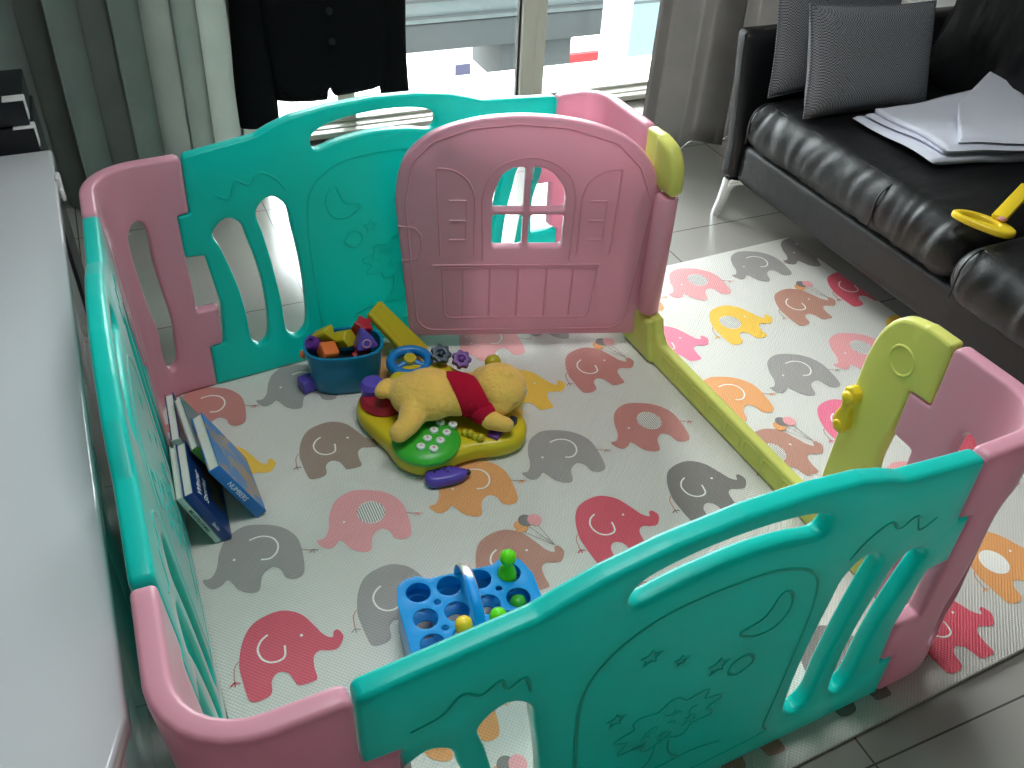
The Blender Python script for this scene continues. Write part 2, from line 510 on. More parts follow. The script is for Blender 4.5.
# ------------------------------------------------------------------ room shell
FZ = -0.012
bm = bmesh.new(); add_box(bm, (0.9, 0.1, FZ - 0.05), (5.2, 6.4, 0.1)); struct(from_bm('floor', bm, TILES, smooth=False))
bm = bmesh.new(); add_box(bm, (0.9, 0.1, 2.65), (5.2, 6.4, 0.1)); struct(from_bm('ceiling', bm, CEILM, smooth=False))
WY = 2.80; WX0, WX1, WZ0, WZ1 = 0.30, 2.98, -.005, 2.35
bm = bmesh.new()
add_box(bm, ((-1.6 + WX0) / 2, WY + .1, 1.3), (WX0 + 1.6, .2, 2.65)); add_box(bm, ((WX1 + 3.4) / 2, WY + .1, 1.3), (3.4 - WX1, .2, 2.65))
add_box(bm, ((WX0 + WX1) / 2, WY + .1, (WZ1 + 2.62) / 2), (WX1 - WX0, .2, 2.62 - WZ1)); add_box(bm, ((WX0 + WX1) / 2, WY + .1, (WZ0 + FZ) / 2 - .002), (WX1 - WX0, .2, WZ0 - FZ))
struct(from_bm('wall_back', bm, WALLM, smooth=False))
bm = bmesh.new(); add_box(bm, (-1.65, 0.1, 1.3), (.1, 6.4, 2.65)); struct(from_bm('wall_left', bm, WALLD, smooth=False))
bm = bmesh.new(); add_box(bm, (3.45, 0.1, 1.3), (.1, 6.4, 2.65)); struct(from_bm('wall_right', bm, WALLM, smooth=False))
bm = bmesh.new(); add_box(bm, (0.9, -3.15, 1.3), (5.2, .1, 2.65)); struct(from_bm('wall_front', bm, WALLD, smooth=False))
bm = bmesh.new(); add_box(bm, (3.19, WY - .008, 0.03), (.42, .016, .08), bev=.004); struct(from_bm('baseboard_back', bm, GLOSSW, angle=30))

# window: bottom frame, stiles, panes
win = struct(empty('window_1', ((WX0 + WX1) / 2, WY, 0)))
wl = win.location
def wbox(name, x0, x1, y0, y1, z0, z1, m=FRAMEM, bev=0.004):
    bm = bmesh.new(); add_box(bm, ((x0 + x1) / 2 - wl.x, (y0 + y1) / 2 - wl.y, (z0 + z1) / 2), (x1 - x0, y1 - y0, z1 - z0), bev=bev)
    return from_bm(name, bm, m, win, angle=30)
bm = bmesh.new()
for a in ((WX0, WX1, WZ0, .028), (WX0, WX1, WZ1 - .06, WZ1), (WX0, WX0 + .06, .02, WZ1 - .06), (WX1 - .06, WX1, .02, WZ1 - .06)):
    add_box(bm, ((a[0] + a[1]) / 2 - wl.x, .05, (a[2] + a[3]) / 2), (a[1] - a[0], .10, a[3] - a[2]), bev=.004)
# sliding track ribs
add_box(bm, (0, -.012, .012), (WX1 - WX0, .05, .022), bev=.003)
from_bm('window_frame', bm, FRAMEM, win, angle=30)
wbox('window_stile', 1.655, 1.72, WY, WY + .05, .026, WZ1 - .05)
wbox('window_stile', 1.705, 1.785, WY + .045, WY + .09, .026, WZ1 - .05)
wbox('window_stile', 0.885, 0.955, WY + .045, WY + .09, .026, WZ1 - .05)
wbox('seal_strip', 1.645, 1.656, WY + .02, WY + .04, .026, WZ1 - .05, DARKP, 0)
wbox('bottom_rail', WX0 + .06, 1.66, WY + .04, WY + .075, .028, .040)
wbox('bottom_rail', 1.78, WX1 - .06, WY + .05, WY + .085, .028, .040)
wbox('window_pane', WX0 + .05, 1.66, WY + .055, WY + .061, .035, WZ1 - .05, GLASS, 0)
wbox('window_pane', 1.78, WX1 - .05, WY + .065, WY + .071, .035, WZ1 - .05, GLASS, 0)

# ------------------------------------------------------------------ play mat
MW, MH = 2.13, 1.52; MANG = radians(2.6)
mat_o = empty  # placeholder
U = Vector((cos(MANG), sin(MANG))); Vv = Vector((-sin(MANG), cos(MANG)))
C0 = Vector((2.105, 1.503))                   # far right corner
O0 = C0 - U * MW - Vv * MH                    # near left corner
FOAM = [foam_mat('foam_cream', (212, 209, 201)),
        foam_mat('foam_grey', (158, 153, 149)), foam_mat('foam_dark_grey', (128, 122, 118)),
        foam_mat('foam_rose_red', (214, 88, 104)), foam_mat('foam_pink', (232, 160, 162)),
        foam_mat('foam_brown', (186, 136, 118)), foam_mat('foam_taupe', (158, 136, 122)),
        foam_mat('foam_yellow', (236, 190, 70)), foam_mat('foam_orange', (226, 158, 98)),
        foam_mat('foam_white', (238, 234, 226)), foam_mat('foam_bright_pink', (236, 120, 148)), foam_mat('foam_terracotta', (196, 130, 122))]
CR, GR, DG, RR, PK, BR, TP, YE, OR, WH, BP, TC = range(12)
R_OUT = [(-0.084, 0.011), (-0.07, 0.055), (-0.047, 0.089), (-0.015, 0.103), (0.02, 0.103), (0.051, 0.081), (0.069, 0.044), (0.08, 0.017), (0.094, 0.004), (0.100, 0.016), (0.109, 0.017), (0.115, 0.0), (0.107, -0.015), (0.095, -0.025), (0.079, -0.022), (0.063, -0.016), (0.05, -0.025), (0.045, -0.048), (0.044, -0.073), (0.034, -0.077), (0.009, -0.075), (0.004, -0.064), (-0.001, -0.046), (-0.01, -0.036), (-0.023, -0.034), (-0.035, -0.046), (-0.041, -0.072), (-0.06, -0.079), (-0.08, -0.074), (-0.084, -0.05), (-0.085, -0.02)]
R_EAR = [(-0.02, 0.057), (-0.035, 0.048), (-0.045, 0.03), (-0.042, 0.008), (-0.029, -0.006), (-0.012, -0.009), (0.0, -0.002), (0.005, 0.021)]
R_TAIL = [(-0.084, 0.018), (-0.094, 0.005), (-0.099, -0.024)]
L_OUT = [(-0.121, -0.022), (-0.117, -0.04), (-0.105, -0.053), (-0.088, -0.050), (-0.075, -0.040), (-0.067, -0.052), (-0.058, -0.074), (-0.039, -0.090), (-0.02, -0.090), (-0.006, -0.055), (0.017, -0.041), (0.032, -0.054), (0.037, -0.078), (0.055, -0.088), (0.075, -0.078), (0.085, -0.027), (0.084, 0.022), (0.061, 0.061), (0.025, 0.084), (-0.015, 0.094), (-0.055, 0.075), (-0.078, 0.036), (-0.089, -0.0), (-0.105, -0.022)]
L_EAR = [(-0.012, 0.05), (0.012, 0.052), (0.034, 0.040), (0.042, 0.018), (0.035, -0.004), (0.018, -0.016), (0.0, -0.012)]
L_TAIL = [(0.084, -0.015), (0.098, -0.024), (0.108, -0.026)]
bm = bmesh.new()
matp = fillet([(0, 0), (MW, 0), (MW, MH), (0, MH)], 0.012)
mfn = lambda u, v, n: Vector((O0.x + U.x * u + Vv.x * v, O0.y + U.y * u + Vv.y * v, n))
slab(bm, matp, [], 0.0105, 0.003, mfn, grid=0.4, step=0.3, mi=CR, nz=-0.0059)
def clip_poly(p):
    """cut a printed outline at the mat edge (Sutherland-Hodgman in mat coordinates)"""
    lim = 0.004
    def cut(p, f, isec):
        out = []
        for i in range(len(p)):
            a, b = p[i - 1], p[i]
            if f(b):
                if not f(a): out.append(isec(a, b))
                out.append(b)
            elif f(a): out.append(isec(a, b))
        return out
    def ix(c):
        return lambda a, b: (c, a[1] + (b[1] - a[1]) * (c - a[0]) / (b[0] - a[0]))
    def iy(c):
        return lambda a, b: (a[0] + (b[0] - a[0]) * (c - a[1]) / (b[1] - a[1]), c)
    for f, isec in ((lambda q: q[0] > lim, ix(lim)), (lambda q: q[0] < MW - lim, ix(MW - lim)), (lambda q: q[1] > lim, iy(lim)), (lambda q: q[1] < MH - lim, iy(MH - lim))):
        if not p: return p
        p = cut(p, f, isec)
    return p
def to_mat(x, y, q, a):
    X, Y = x + q[0] * cos(a) - q[1] * sin(a), y + q[0] * sin(a) + q[1] * cos(a)
    d = Vector((X, Y)) - O0
    return (d.dot(U), d.dot(Vv))
def print_poly(p, mi, z):
    p = clip_poly(p)
    if len(p) < 3: return
    if area(p) < 0: p = p[::-1]
    vco, _, faces, orig, _, _ = delaunay_2d_cdt([Vector(q) for q in p], [(k, (k + 1) % len(p)) for k in range(len(p))], [], 0, 1e-6)
    vs = [bm.verts.new(mfn(c.x, c.y, z)) for c in vco]
    for f in faces:
        c = (sum(vco[k].x for k in f) / len(f), sum(vco[k].y for k in f) / len(f))
        if inside(c, [p]):
            nf = bm.faces.new([vs[k] for k in f]); nf.material_index = mi
            if nf.normal.z < 0: nf.normal_flip()
def stroke(pts, w):
    L_, R_ = [], []
    for i in range(len(pts)):
        a = Vector(pts[max(0, i - 1)]); b = Vector(pts[min(len(pts) - 1, i + 1)]); t = (b - a).normalized(); s = Vector((-t.y, t.x)) * w
        L_.append(tuple(Vector(pts[i]) + s)); R_.append(tuple(Vector(pts[i]) - s))
    return L_ + R_[::-1]
MANG_E = radians(1.0)
def elephant(x, y, face, mi, ear='line', balloons=False, s=1.0, a=None):
    a = MANG_E if a is None else a
    T_ = lambda pts: [to_mat(x, y, (q[0] * s, q[1] * s), a) for q in pts]
    out, earp, tail = (R_OUT, R_EAR, R_TAIL) if face == 'R' else (L_OUT, L_EAR, L_TAIL)
    print_poly(T_(spline(out, 4)), mi, 0.0003)
    ex = (0.04, 0.031) if face == 'R' else (-0.052, 0.008)
    print_poly(T_(ellipse(ex[0], ex[1], 0.0032, n=10)), WH, 0.0006)
    if ear == 'line':
        print_poly(T_(stroke(spline(earp, 4, False), 0.0020)), WH, 0.0006)
    else:
        cx, cy = (-0.02, 0.022) if face == 'R' else (0.012, 0.014)
        print_poly(T_(ellipse(cx, cy, 0.031, 0.034, 26)), WH, 0.0006)
        if ear == 'stripe':
            for k in range(-5, 6):
                hh = 0.032 * sqrt(max(0, 1 - (k / 5.8) ** 2)); xx = cx + k * 0.0055
                print_poly(T_([(xx - .0015, cy - hh), (xx + .0015, cy - hh), (xx + .0015, cy + hh), (xx - .0015, cy + hh)]), GR, 0.0008)
    print_poly(T_(stroke(spline(tail, 4, False), 0.0012)), BR if mi != BR else TP, 0.0006)
    tx, ty = tail[-1]
    for q in (-0.9, 0.0, 0.9):
        print_poly(T_(stroke([(tx, ty), (tx + .012 * sin(q), ty - .010 * cos(q))], 0.0015)), mi, 0.0006)
    if balloons:
        sg = 1 if face == 'R' else -1
        for (dx, dy, c) in ((0.058, 0.098, OR), (0.074, 0.110, DG), (0.094, 0.104, PK)):
            print_poly(T_(ellipse(dx * sg, dy, 0.0165, 0.018, 18)), c, 0.0009 + dx * .001)
            print_poly(T_(stroke([(dx * sg, dy - .018), (0.104 * sg, 0.02)], 0.0007)), TP, 0.0006)
E_ = [
 (0.381, 1.006, 'R', TP, 'line', 0), (0.392, 0.765, 'L', PK, 'stripe', 0), (0.150, 0.744, 'L', GR, 'line', 0), (0.146, 0.483, 'R', RR, 'line', 0),
 (0.385, 0.517, 'R', GR, 'line', 0), (0.645, 0.520, 'R', BR, 'line', 1), (0.652, 0.775, 'L', OR, 'line', 0), (0.892, 0.797, 'L', GR, 'line', 0),
 (0.893, 0.536, 'R', RR, 'line', 0), (1.150, 0.563, 'R', DG, 'line', 0), (1.143, 0.817, 'L', TC, 'stripe', 0), (1.127, 1.066, 'R', TC, 'line', 1),
 (0.902, 1.041, 'R', YE, 'stripe', 0), (0.125, 1.263, 'L', TC, 'line', 0), (0.125, 1.010, 'R', YE, 'line', 0), (0.362, 1.280, 'L', GR, 'line', 0),
 (0.640, 1.03, 'R', PK, 'line', 0), (0.630, 1.29, 'L', OR, 'line', 0), (0.900, 1.290, 'L', PK, 'line', 0), (1.14, 1.32, 'L', GR, 'line', 0), (1.385, 1.345, 'L', OR, 'line', 0),
 (1.888, 1.381, 'L', GR, 'line', 0), (2.105, 1.40, 'L', DG, 'line', 0), (1.635, 1.355, 'L', PK, 'stripe', 0), (1.878, 1.124, 'R', BR, 'line', 1), (2.105, 1.15, 'R', RR, 'line', 0),
 (1.630, 1.112, 'R', YE, 'stripe', 0), (1.385, 1.085, 'R', BP, 'line', 0), (1.654, 0.858, 'L', GR, 'line', 0), (1.890, 0.881, 'L', PK, 'stripe', 0),
 (1.415, 0.835, 'L', OR, 'line', 0), (1.650, 0.628, 'R', BP, 'line', 0), (1.405, 0.594, 'R', BR, 'stripe', 1), (1.90, 0.64, 'R', GR, 'line', 0), (2.12, 0.90, 'L', YE, 'line', 0),
 (1.405, 0.045, 'R', RR, 'line', 0), (1.655, 0.125, 'R', OR, 'plain', 0), (1.145, 0.05, 'R', DG, 'line', 0), (0.885, 0.035, 'R', BR, 'line', 0), (0.635, 0.02, 'R', BP, 'line', 0),
 (0.38, 0.01, 'R', TP, 'line', 1), (0.14, 0.0, 'R', YE, 'line', 0), (1.91, 0.14, 'R', GR, 'line', 1), (1.66, 0.385, 'L', PK, 'line', 0), (1.41, 0.33, 'L', GR, 'line', 0),
 (1.91, 0.40, 'L', RR, 'line', 0), (1.15, 0.31, 'L', YE, 'line', 0), (0.89, 0.29, 'L', TC, 'line', 0), (0.64, 0.275, 'L', GR, 'line', 0), (0.39, 0.26, 'L', OR, 'line', 0), (0.14, 0.25, 'L', YE, 'stripe', 0),
 (2.12, 0.66, 'R', PK, 'line', 0), (2.13, 0.42, 'L', TP, 'line', 0)]
for x, y, fc, mi, ear, bl in E_: elephant(x, y, fc, mi, ear, bool(bl))
tag(from_bm('play_mat', bm, FOAM, smooth=True, angle=30), 'cream foam play mat printed with rows of coloured elephants, lying on the tiled floor', 'play mat')

# ------------------------------------------------------------------ playpen
H = 0.62; TH = 0.031
TT = [(0.0, 0.2), (-0.0, 1.1616), (0.1833, 1.3702), (1.1407, 1.4467), (1.2694, 1.2102), (1.3019, 0.2249), (1.1358, 0.0213), (0.1756, -0.0172)]
BB = [(0.0236, 0.2001), (0.0192, 1.1617), (0.1596, 1.352), (1.1407, 1.4467), (1.2786, 1.2105), (1.3127, 0.2252), (1.1636, 0.0199), (0.1757, -0.0191)]
Tp = [Vector(q) for q in TT]; Bt = [Vector(q) for q in BB]
def wallfn(i, j):
    L_ = (Tp[j] - Tp[i]).length; d = (Tp[j] - Tp[i]).normalized(); nn = Vector((-d.y, d.x))
    def fn(u, v, n):
        a = u / L_
        b_ = Bt[i].lerp(Bt[j], a); t_ = Tp[i].lerp(Tp[j], a)
        q = b_ + (t_ - b_) * (v / H) + nn * n
        return Vector((q.x, q.y, v + 0.0015))
    return fn, L_
def cornerfn(h_, i, j, k_, rad):
    """piece from seam i to seam j; h_->i and j->k_ are the neighbouring walls"""
    def path(P):
        d1 = (P[i] - P[h_]).normalized(); d2 = (P[k_] - P[j]).normalized()
        den = d1.x * d2.y - d1.y * d2.x
        w = P[j] - P[i]; s = (w.x * d2.y - w.y * d2.x) / den
        K = P[i] + d1 * s
        pts = fillet([tuple(P[i]), tuple(K), tuple(P[j])], [0, rad, 0], 20, closed=False)
        pts = [Vector(q) for q in pts]
        cum = [0]
        for a, b in zip(pts, pts[1:]): cum.append(cum[-1] + (b - a).length)
        return pts, cum, d1, d2
    PT, PB = path(Tp), path(Bt)
    LL = PT[1][-1]
    def ev(path_, u):
        pts, cum, d1, d2 = path_
        s = u / LL * cum[-1]
        if s <= 0: return pts[0] + d1 * (u), Vector((-d1.y, d1.x))
        if s >= cum[-1]: return pts[-1] + d2 * (u - LL), Vector((-d2.y, d2.x))
        k = 0
        while cum[k + 1] < s: k += 1
        f = (s - cum[k]) / (cum[k + 1] - cum[k]); p = pts[k].lerp(pts[k + 1], f)
        def tan(m):
            if m <= 0: return d1
            if m >= len(pts) - 1: return d2
            return (pts[m + 1] - pts[m - 1]).normalized()
        t = tan(k).lerp(tan(k + 1), f).normalized()
        return p, Vector((-t.y, t.x))
    def fn(u, v, n):
        (pt, nt_), (pb, nb) = ev(PT, u), ev(PB, u)
        p = pb.lerp(pt, v / H) + nt_.lerp(nb, 0.5).normalized() * n
        return Vector((p.x, p.y, v + 0.0015))
    return fn, LL
CL = 0.0012
def left_edge(top):     # wall piece start: bottom -> top (u small side), male tab above
    return [(CL, 0), (CL, .117), (.034, .119), (.040, .228), (.019, .372), (-.025, .377), (-.027, .482), (CL, .484), (CL, top)]
def right_edge(L_, top):    # wall piece end, top -> bottom
    return [(L_ - CL, top), (L_ - CL, .486), (L_ - .049, .484), (L_ - .055, .378), (L_ - .060, .30), (L_ - .055, .228), (L_ + .030, .224), (L_ + .029, .120), (L_ - CL, .118), (L_ - CL, 0)]
def panel(name, i, j, seed):
    fn, L_ = wallfn(i, j); k = L_ / 0.96
    bm = bmesh.new()
    le = left_edge(.62); re = right_edge(L_, .62)
    top = [(.165 * k, .640), (.20 * k, .656), (.25 * k, .672), (.34 * k, .684), (.45 * k, .689), (.56 * k, .683), (.65 * k, .668), (.70 * k, .653), (.738 * k, .640)]
    pts = le + top + re
    rr = [.006] * len(pts)
    for q in range(len(le), len(le) + len(top)): rr[q] = .03
    rr[len(le) - 1] = .012; rr[len(le) + len(top)] = .012
    outer = fillet(pts, rr, 4)
    def slot(l, r): return spline([(a * k, b) for a, b in l + r[::-1]], 4)
    s1 = slot([(.054, .43), (.078, .36), (.097, .27), (.107, .19), (.110, .125)], [(.098, .44), (.115, .37), (.131, .28), (.139, .19), (.138, .125)])
    s1 = spline([(.044, .425), (.058, .378), (.074, .32), (.087, .26), (.096, .19), (.101, .110), (.122, .082), (.145, .110), (.149, .19), (.144, .27), (.133, .34), (.121, .39), (.110, .435), (.078, .456)], 4)
    s2 = spline([(.149, .46), (.159, .40), (.171, .33), (.180, .26), (.187, .19), (.191, .110), (.216, .082), (.244, .11), (.248, .19), (.245, .27), (.238, .34), (.230, .40), (.221, .458), (.186, .490)], 4)
    holes = [s1, s2, [(.96 - a, b) for a, b in s1], [(.96 - a, b) for a, b in s2]]
    holes.append(spline([(.292, .606), (.305, .630), (.36, .648), (.44, .656), (.52, .654), (.59, .640), (.612, .614), (.598, .589), (.53, .600), (.44, .606), (.36, .598), (.305, .585)], 5))
    holes = [[(a * k, b) for a, b in h] for h in holes]
    slab(bm, outer, holes, TH, 0.0072, fn, grid=.06, step=.03, nz=TH / 2)
    fix_normals(bm)
    # moulded picture on both faces: arch border, moon, stars, tree with path
    for sgn, n0 in ((-1, 0.0), (1, TH)):
        def Rg(p, closed=False, w=.0035, h=.0022): h *= .7; ridge(bm, [(a * k, b) for a, b in p], fn, n0, w, h, closed, sgn=sgn)
        Rg(spline([(.30, .06), (.285, .10), (.275, .25), (.270, .42), (.290, .50), (.36, .545), (.46, .555), (.56, .545), (.63, .50), (.665, .42), (.660, .25), (.650, .10), (.63, .06)], 5), True, .004, .0018)
        Rg(spline([(.345, .485), (.365, .440), (.405, .425), (.372, .400), (.335, .405), (.318, .44), (.325, .475)], 5), True)
        rs = random.Random(seed)
        for (cx, cy, r0) in ((.43, .36, .020), (.56, .46, .018), (.60, .33, .016), (.505, .42, .012)):
            st = [(cx + (r0 if q % 2 == 0 else r0 * .45) * sin(pi * q / 5), cy + (r0 if q % 2 == 0 else r0 * .45) * cos(pi * q / 5)) for q in range(10)]
            Rg(st, True, .0028, .002)
        # tree crown cloud
        Rg([(.50 + (.085 + .013 * sin(q * 9 * 2 * pi / 60)) * cos(2 * pi * q / 60), .255 + (.055 + .009 * sin(q * 9 * 2 * pi / 60)) * sin(2 * pi * q / 60)) for q in range(60)], True, .003, .002)
        for q in range(22):
            cx, cy = .50 + rs.uniform(-.06, .06), .255 + rs.uniform(-.035, .035)
            a = rs.uniform(0, 6.28); Rg(ellipse(cx, cy, .009, n=7, a0=a, a1=a + 2.6), False, .0022, .0016)
        Rg(spline([(.49, .20), (.485, .16), (.46, .12)], 4, False)); Rg(spline([(.515, .20), (.52, .16), (.545, .12)], 4, False))
        Rg(spline([(.38, .11), (.44, .125), (.52, .12), (.60, .135)], 4, False))
        Rg(spline([(.36, .33), (.375, .355), (.40, .35), (.405, .325), (.385, .31)], 4), True)
        # castle silhouettes beside the slots
        Rg(spline([(.742, .50), (.752, .535), (.775, .525), (.785, .55), (.81, .535), (.835, .552), (.86, .525), (.90, .515)], 4, False))
        Rg(spline([(.06, .52), (.09, .505), (.11, .545), (.14, .53), (.165, .555), (.20, .535), (.225, .50)], 4, False))
    return bm
PANEL_D = [('playpen_section', 6, 7, 'turquoise moulded playpen panel nearest the camera, with arched handle slot, seen from outside'),
           ('playpen_section', 2, 3, 'turquoise playpen panel below the window behind the toy bucket, lit through from outside'),
           ('playpen_section', 0, 1, 'turquoise playpen panel along the white cabinet with books leaning on it')]
for nm, i, j, lab in PANEL_D:
    tag(from_bm(nm, panel(nm, i, j, 3 + i), TURQ, angle=50), lab, 'playpen panel', 'turquoise wall panels of the playpen')

def corner(h_, i, j, k_, rad, lab, slots=(True, True)):
    fn, L_ = cornerfn(h_, i, j, k_, rad)
    bm = bmesh.new()
    # start: neighbour is the end of a wall (tab rules of right_edge), end: neighbour is the start of a wall
    start = [(CL, 0), (CL, .1165), (.0315, .119), (.0315, .2255), (.004, .240), (CL, .3765), (-.0475, .379), (-.0475, .4825), (CL, .4845), (CL, .62)]
    end = [(L_ - CL, .62), (L_ - CL, .486), (L_ - .0285, .4835), (L_ - .0265, .376), (L_ - .022, .30), (L_ - .021, .227), (L_ + .0325, .2265), (L_ + .031, .1205), (L_ - CL, .1185), (L_ - CL, 0)]
    pts = start + end
    outer = fillet(pts, [.006] * 9 + [.014, .014] + [.006] * 9, 4)
    def sl(c, m):
        base = [(-.026, .45), (-.024, .36), (-.016, .27), (-.006, .20), (-.010, .15), (-.006, .10), (.010, .080), (.026, .10), (.030, .15), (.033, .22), (.026, .30), (.021, .38), (.022, .45), (.012, .487), (-.010, .485)]
        return spline([(c + a * m, b) for a, b in base], 4)
    holes = []
    if slots[0]: holes.append(sl(.095, -1))
    if slots[1]: holes.append(sl(L_ - .122, 1))
    slab(bm, outer, holes, TH, 0.0075, fn, grid=.022, step=.018, nz=TH / 2)
    fix_normals(bm)
    return tag(from_bm('playpen_corner', bm, PINK, angle=50), lab, 'playpen corner', 'pink corner pieces of the playpen')
corner(7 - 1, 7, 0, 1, .13, 'pink rounded playpen corner nearest the camera at the bottom left')
corner(0, 1, 2, 3, .12, 'pink rounded playpen corner below the left curtain, next to the books')
corner(2, 3, 4, 5, .12, 'pink rounded playpen corner behind the door by the window')
corner(4, 5, 6, 7, .12, 'pink rounded playpen corner between the lime gate post and near panel')

# gate: lime frame, pink door, latch
fn, LG = wallfn(4, 5)
gate = empty('playpen_gate', tuple(fn(LG / 2, 0, 0)))
tag(gate, 'lime framed playpen gate with its pink arched house door swung open inwards', 'gate')
gi = Matrix.Translation(-Vector(gate.location))
def gfn(u, v, n): return gi @ fn(u, v, n)
bm = bmesh.new()
P = [(CL, 0), (CL, .117), (.034, .119), (.040, .228), (.019, .372), (-.025, .377), (-.027, .482), (CL, .484), (CL, .618), (.06, .620), (.100, .608), (.130, .575), (.138, .53), (.138, .489), (.060, .486), (.060, .140), (.155, .135), (.168, .095), (.19, .072),
     (.80, .072), (.814, .095), (.816, .14), (.818, .30)] + spline([(.820, .42), (.825, .50), (.840, .562), (.872, .604), (.925, .619)], 5, False)[:-1] + [(.925, .620)] + right_edge(LG, .62)
rr = [.006] * len(P); rr[9] = .03; rr[10] = .04; rr[11] = .04; rr[12] = .02; rr[18] = .02; rr[19] = .02; rr[20] = .02
slab(bm, fillet(P, rr, 4), [], TH, .0085, gfn, grid=.05, step=.025, nz=TH / 2)
fix_normals(bm)
for sgn, n0 in ((-1, 0.0), (1, TH)):
    ridge(bm, ellipse(.902, .528, .028, .030, 28), gfn, n0, .004, .0025, True, sgn=sgn)
    for q in range(8):
        x0 = .215 + q * .073; ridge(bm, fillet([(x0, .018), (x0 + .058, .018), (x0 + .058, .056), (x0, .056)], .006, 3), gfn, n0, .003, .002, True, sgn=sgn)
from_bm('gate_frame', bm, LIME, gate, angle=50)
# bulging rounded cap on the hinge post
bm = bmesh.new()
slab(bm, [(.045, .490), (.136, .490)] + spline([(.142, .500), (.143, .53), (.134, .572), (.108, .604), (.070, .617)], 5, False) + [(.045, .618)], [], .040, .013, gfn, grid=.02, step=.012, nz=TH / 2)
fix_normals(bm)
from_bm('hinge_cap', bm, LIME, gate, angle=50)
bm = bmesh.new(); slab(bm, fillet([(.010, .001), (.185, .001), (.160, .055), (.148, .128), (.06, .128)], .012, 4), [], .048, .014, gfn, grid=.02, step=.015, nz=TH / 2 - .004)
fix_normals(bm); from_bm('hinge_foot', bm, LIME, gate, angle=50)
# latch
bm = bmesh.new(); lfn = gfn
slab(bm, fillet([(.812, .325), (.822, .300), (.840, .302), (.850, .318), (.846, .345), (.842, .37), (.852, .392), (.848, .412), (.832, .420), (.818, .410), (.816, .39), (.822, .365), (.815, .345)], .006, 3), [], .022, .006, gfn, grid=.01, step=.008, nz=-.010)
fix_normals(bm)
latch = from_bm('latch', bm, YEL, gate, angle=50); latch['label'] = 'bright yellow latch'
bm = bmesh.new(); c = gfn(.832, .322, -.021); ax = (gfn(.832, .322, -.04) - c).normalized(); q = Vector((0, 0, 1)).rotation_difference(ax).to_matrix().to_4x4()
add_lathe(bm, [(0.011, 0), (.011, .004), (.008, .006), (.004, .0045), (0, .0045)], seg=20, M=Matrix.Translation(c) @ q)
from_bm('pivot', bm, YEL, latch); bm = bmesh.new()
c = gfn(.834, .395, -.019)
add_lathe(bm, [(0.014, 0), (.013, .006), (.009, .010), (0, .012)], seg=20, M=Matrix.Translation(c) @ q)
from_bm('knob', bm, YEL, latch)

# the door leaf
DA, DB = Vector((.678, 1.329)), Vector((1.262, 1.132)); dd = (DB - DA).normalized(); dn = Vector((-dd.y, dd.x))
def dfn(s, z, n):
    q = DA + dd * s + dn * n
    return gi @ Vector((q.x, q.y, z))
DW = 0.645
outer = fillet([(-.012, .25), (0, .044), (DW - .006, .044), (DW - .002, .30)], [0, .012, .012, 0], 4, closed=False) + spline([(DW + .003, .42), (.640, .475), (.622, .525), (.590, .575), (.535, .620), (.46, .650), (.37, .667), (.275, .672), (.18, .663), (.09, .638), (.035, .603), (.0, .563), (-.018, .51), (-.025, .45)], 4, False)
def pane(x0, x1, z0, z1, arch=0):
    if not arch: return fillet([(x0, z0), (x1, z0), (x1, z1), (x0, z1)], .010, 3)
    if arch == 1: return fillet([(x0, z0), (x1, z0), (x1, z1), (x1 - .03, z1 - .003), (x1 - .055, z1 - .018), (x0 + .008, z1 - .055), (x0, z1 - .085)], [.008, .008, .008, .03, .03, .03, .02], 3)
    return fillet([(x0, z0), (x1, z0), (x1, z1 - .085), (x1 - .008, z1 - .055), (x0 + .055, z1 - .018), (x0 + .03, z1 - .003), (x0, z1)], [.008, .008, .02, .03, .03, .03, .008], 3)
wx0, wx1, wz0, wz1, mx, mz = .216, .400, .322, .545, .302, .422
holes = [pane(wx0, mx - .008, wz0, mz - .007), pane(mx + .008, wx1, wz0, mz - .007), pane(wx0, mx - .008, mz + .007, wz1, 1), pane(mx + .008, wx1, mz + .007, wz1, 2)]
bm = bmesh.new()
slab(bm, outer, holes, .030, .006, dfn, grid=.05, step=.014, nz=.017)
fix_normals(bm)
for sgn, n0 in ((-1, 0.002), (1, .032)):
    def Rg(p, closed=False, w=.003, h=.002): ridge(bm, p, dfn, n0, w, h, closed, sgn=sgn)
    Rg([(.195, .285)] + spline([(.190, .46), (.205, .515), (.24, .553), (.305, .570), (.365, .555), (.408, .517), (.425, .46)], 5, False) + [(.422, .285)])
    for m_ in (0, 1):
        f = (lambda x: x) if m_ == 0 else (lambda x: .612 - x)
        Rg([(f(.085), .30), (f(.080), .45), (f(.078), .540)] + spline([(f(.085), .541), (f(.12), .535), (f(.155), .508), (f(.172), .465)], 5, False) + [(f(.172), .30)])
        e0 = .108 if m_ == 0 else .462
        for z in (.345, .40, .455): Rg([(e0, z), (e0 + .042, z)], h=.0025)
        Rg([(e0 + .042, .345), (e0 + .044, .455)])
    Rg([(.065, .270), (.505, .270)], h=.0025)
    Rg(fillet([(.095, .105), (.490, .105), (.500, .262), (.090, .262)], [.02, .02, .004, .004], 3), True)
    for x in (.145, .215, .29, .365, .435): Rg([(x, .110), (x, .258)])
    Rg(fillet([(.022, .065), (DW - .055, .065), (DW - .025, .45), (.580, .545), (.515, .608), (.39, .645), (.275, .654), (.16, .641), (.07, .608), (.02, .556), (.0, .45)], .05, 6), True)
    Rg([(-.02, .385), (.02, .38), (.036, .36), (.038, .32), (.026, .29), (-.012, .285)])
door = from_bm('door', bm, PINK, gate, angle=50); door['label'] = 'pink arched door with four-pane window'
bm = bmesh.new()
hx = gfn(.112, 0, .002)
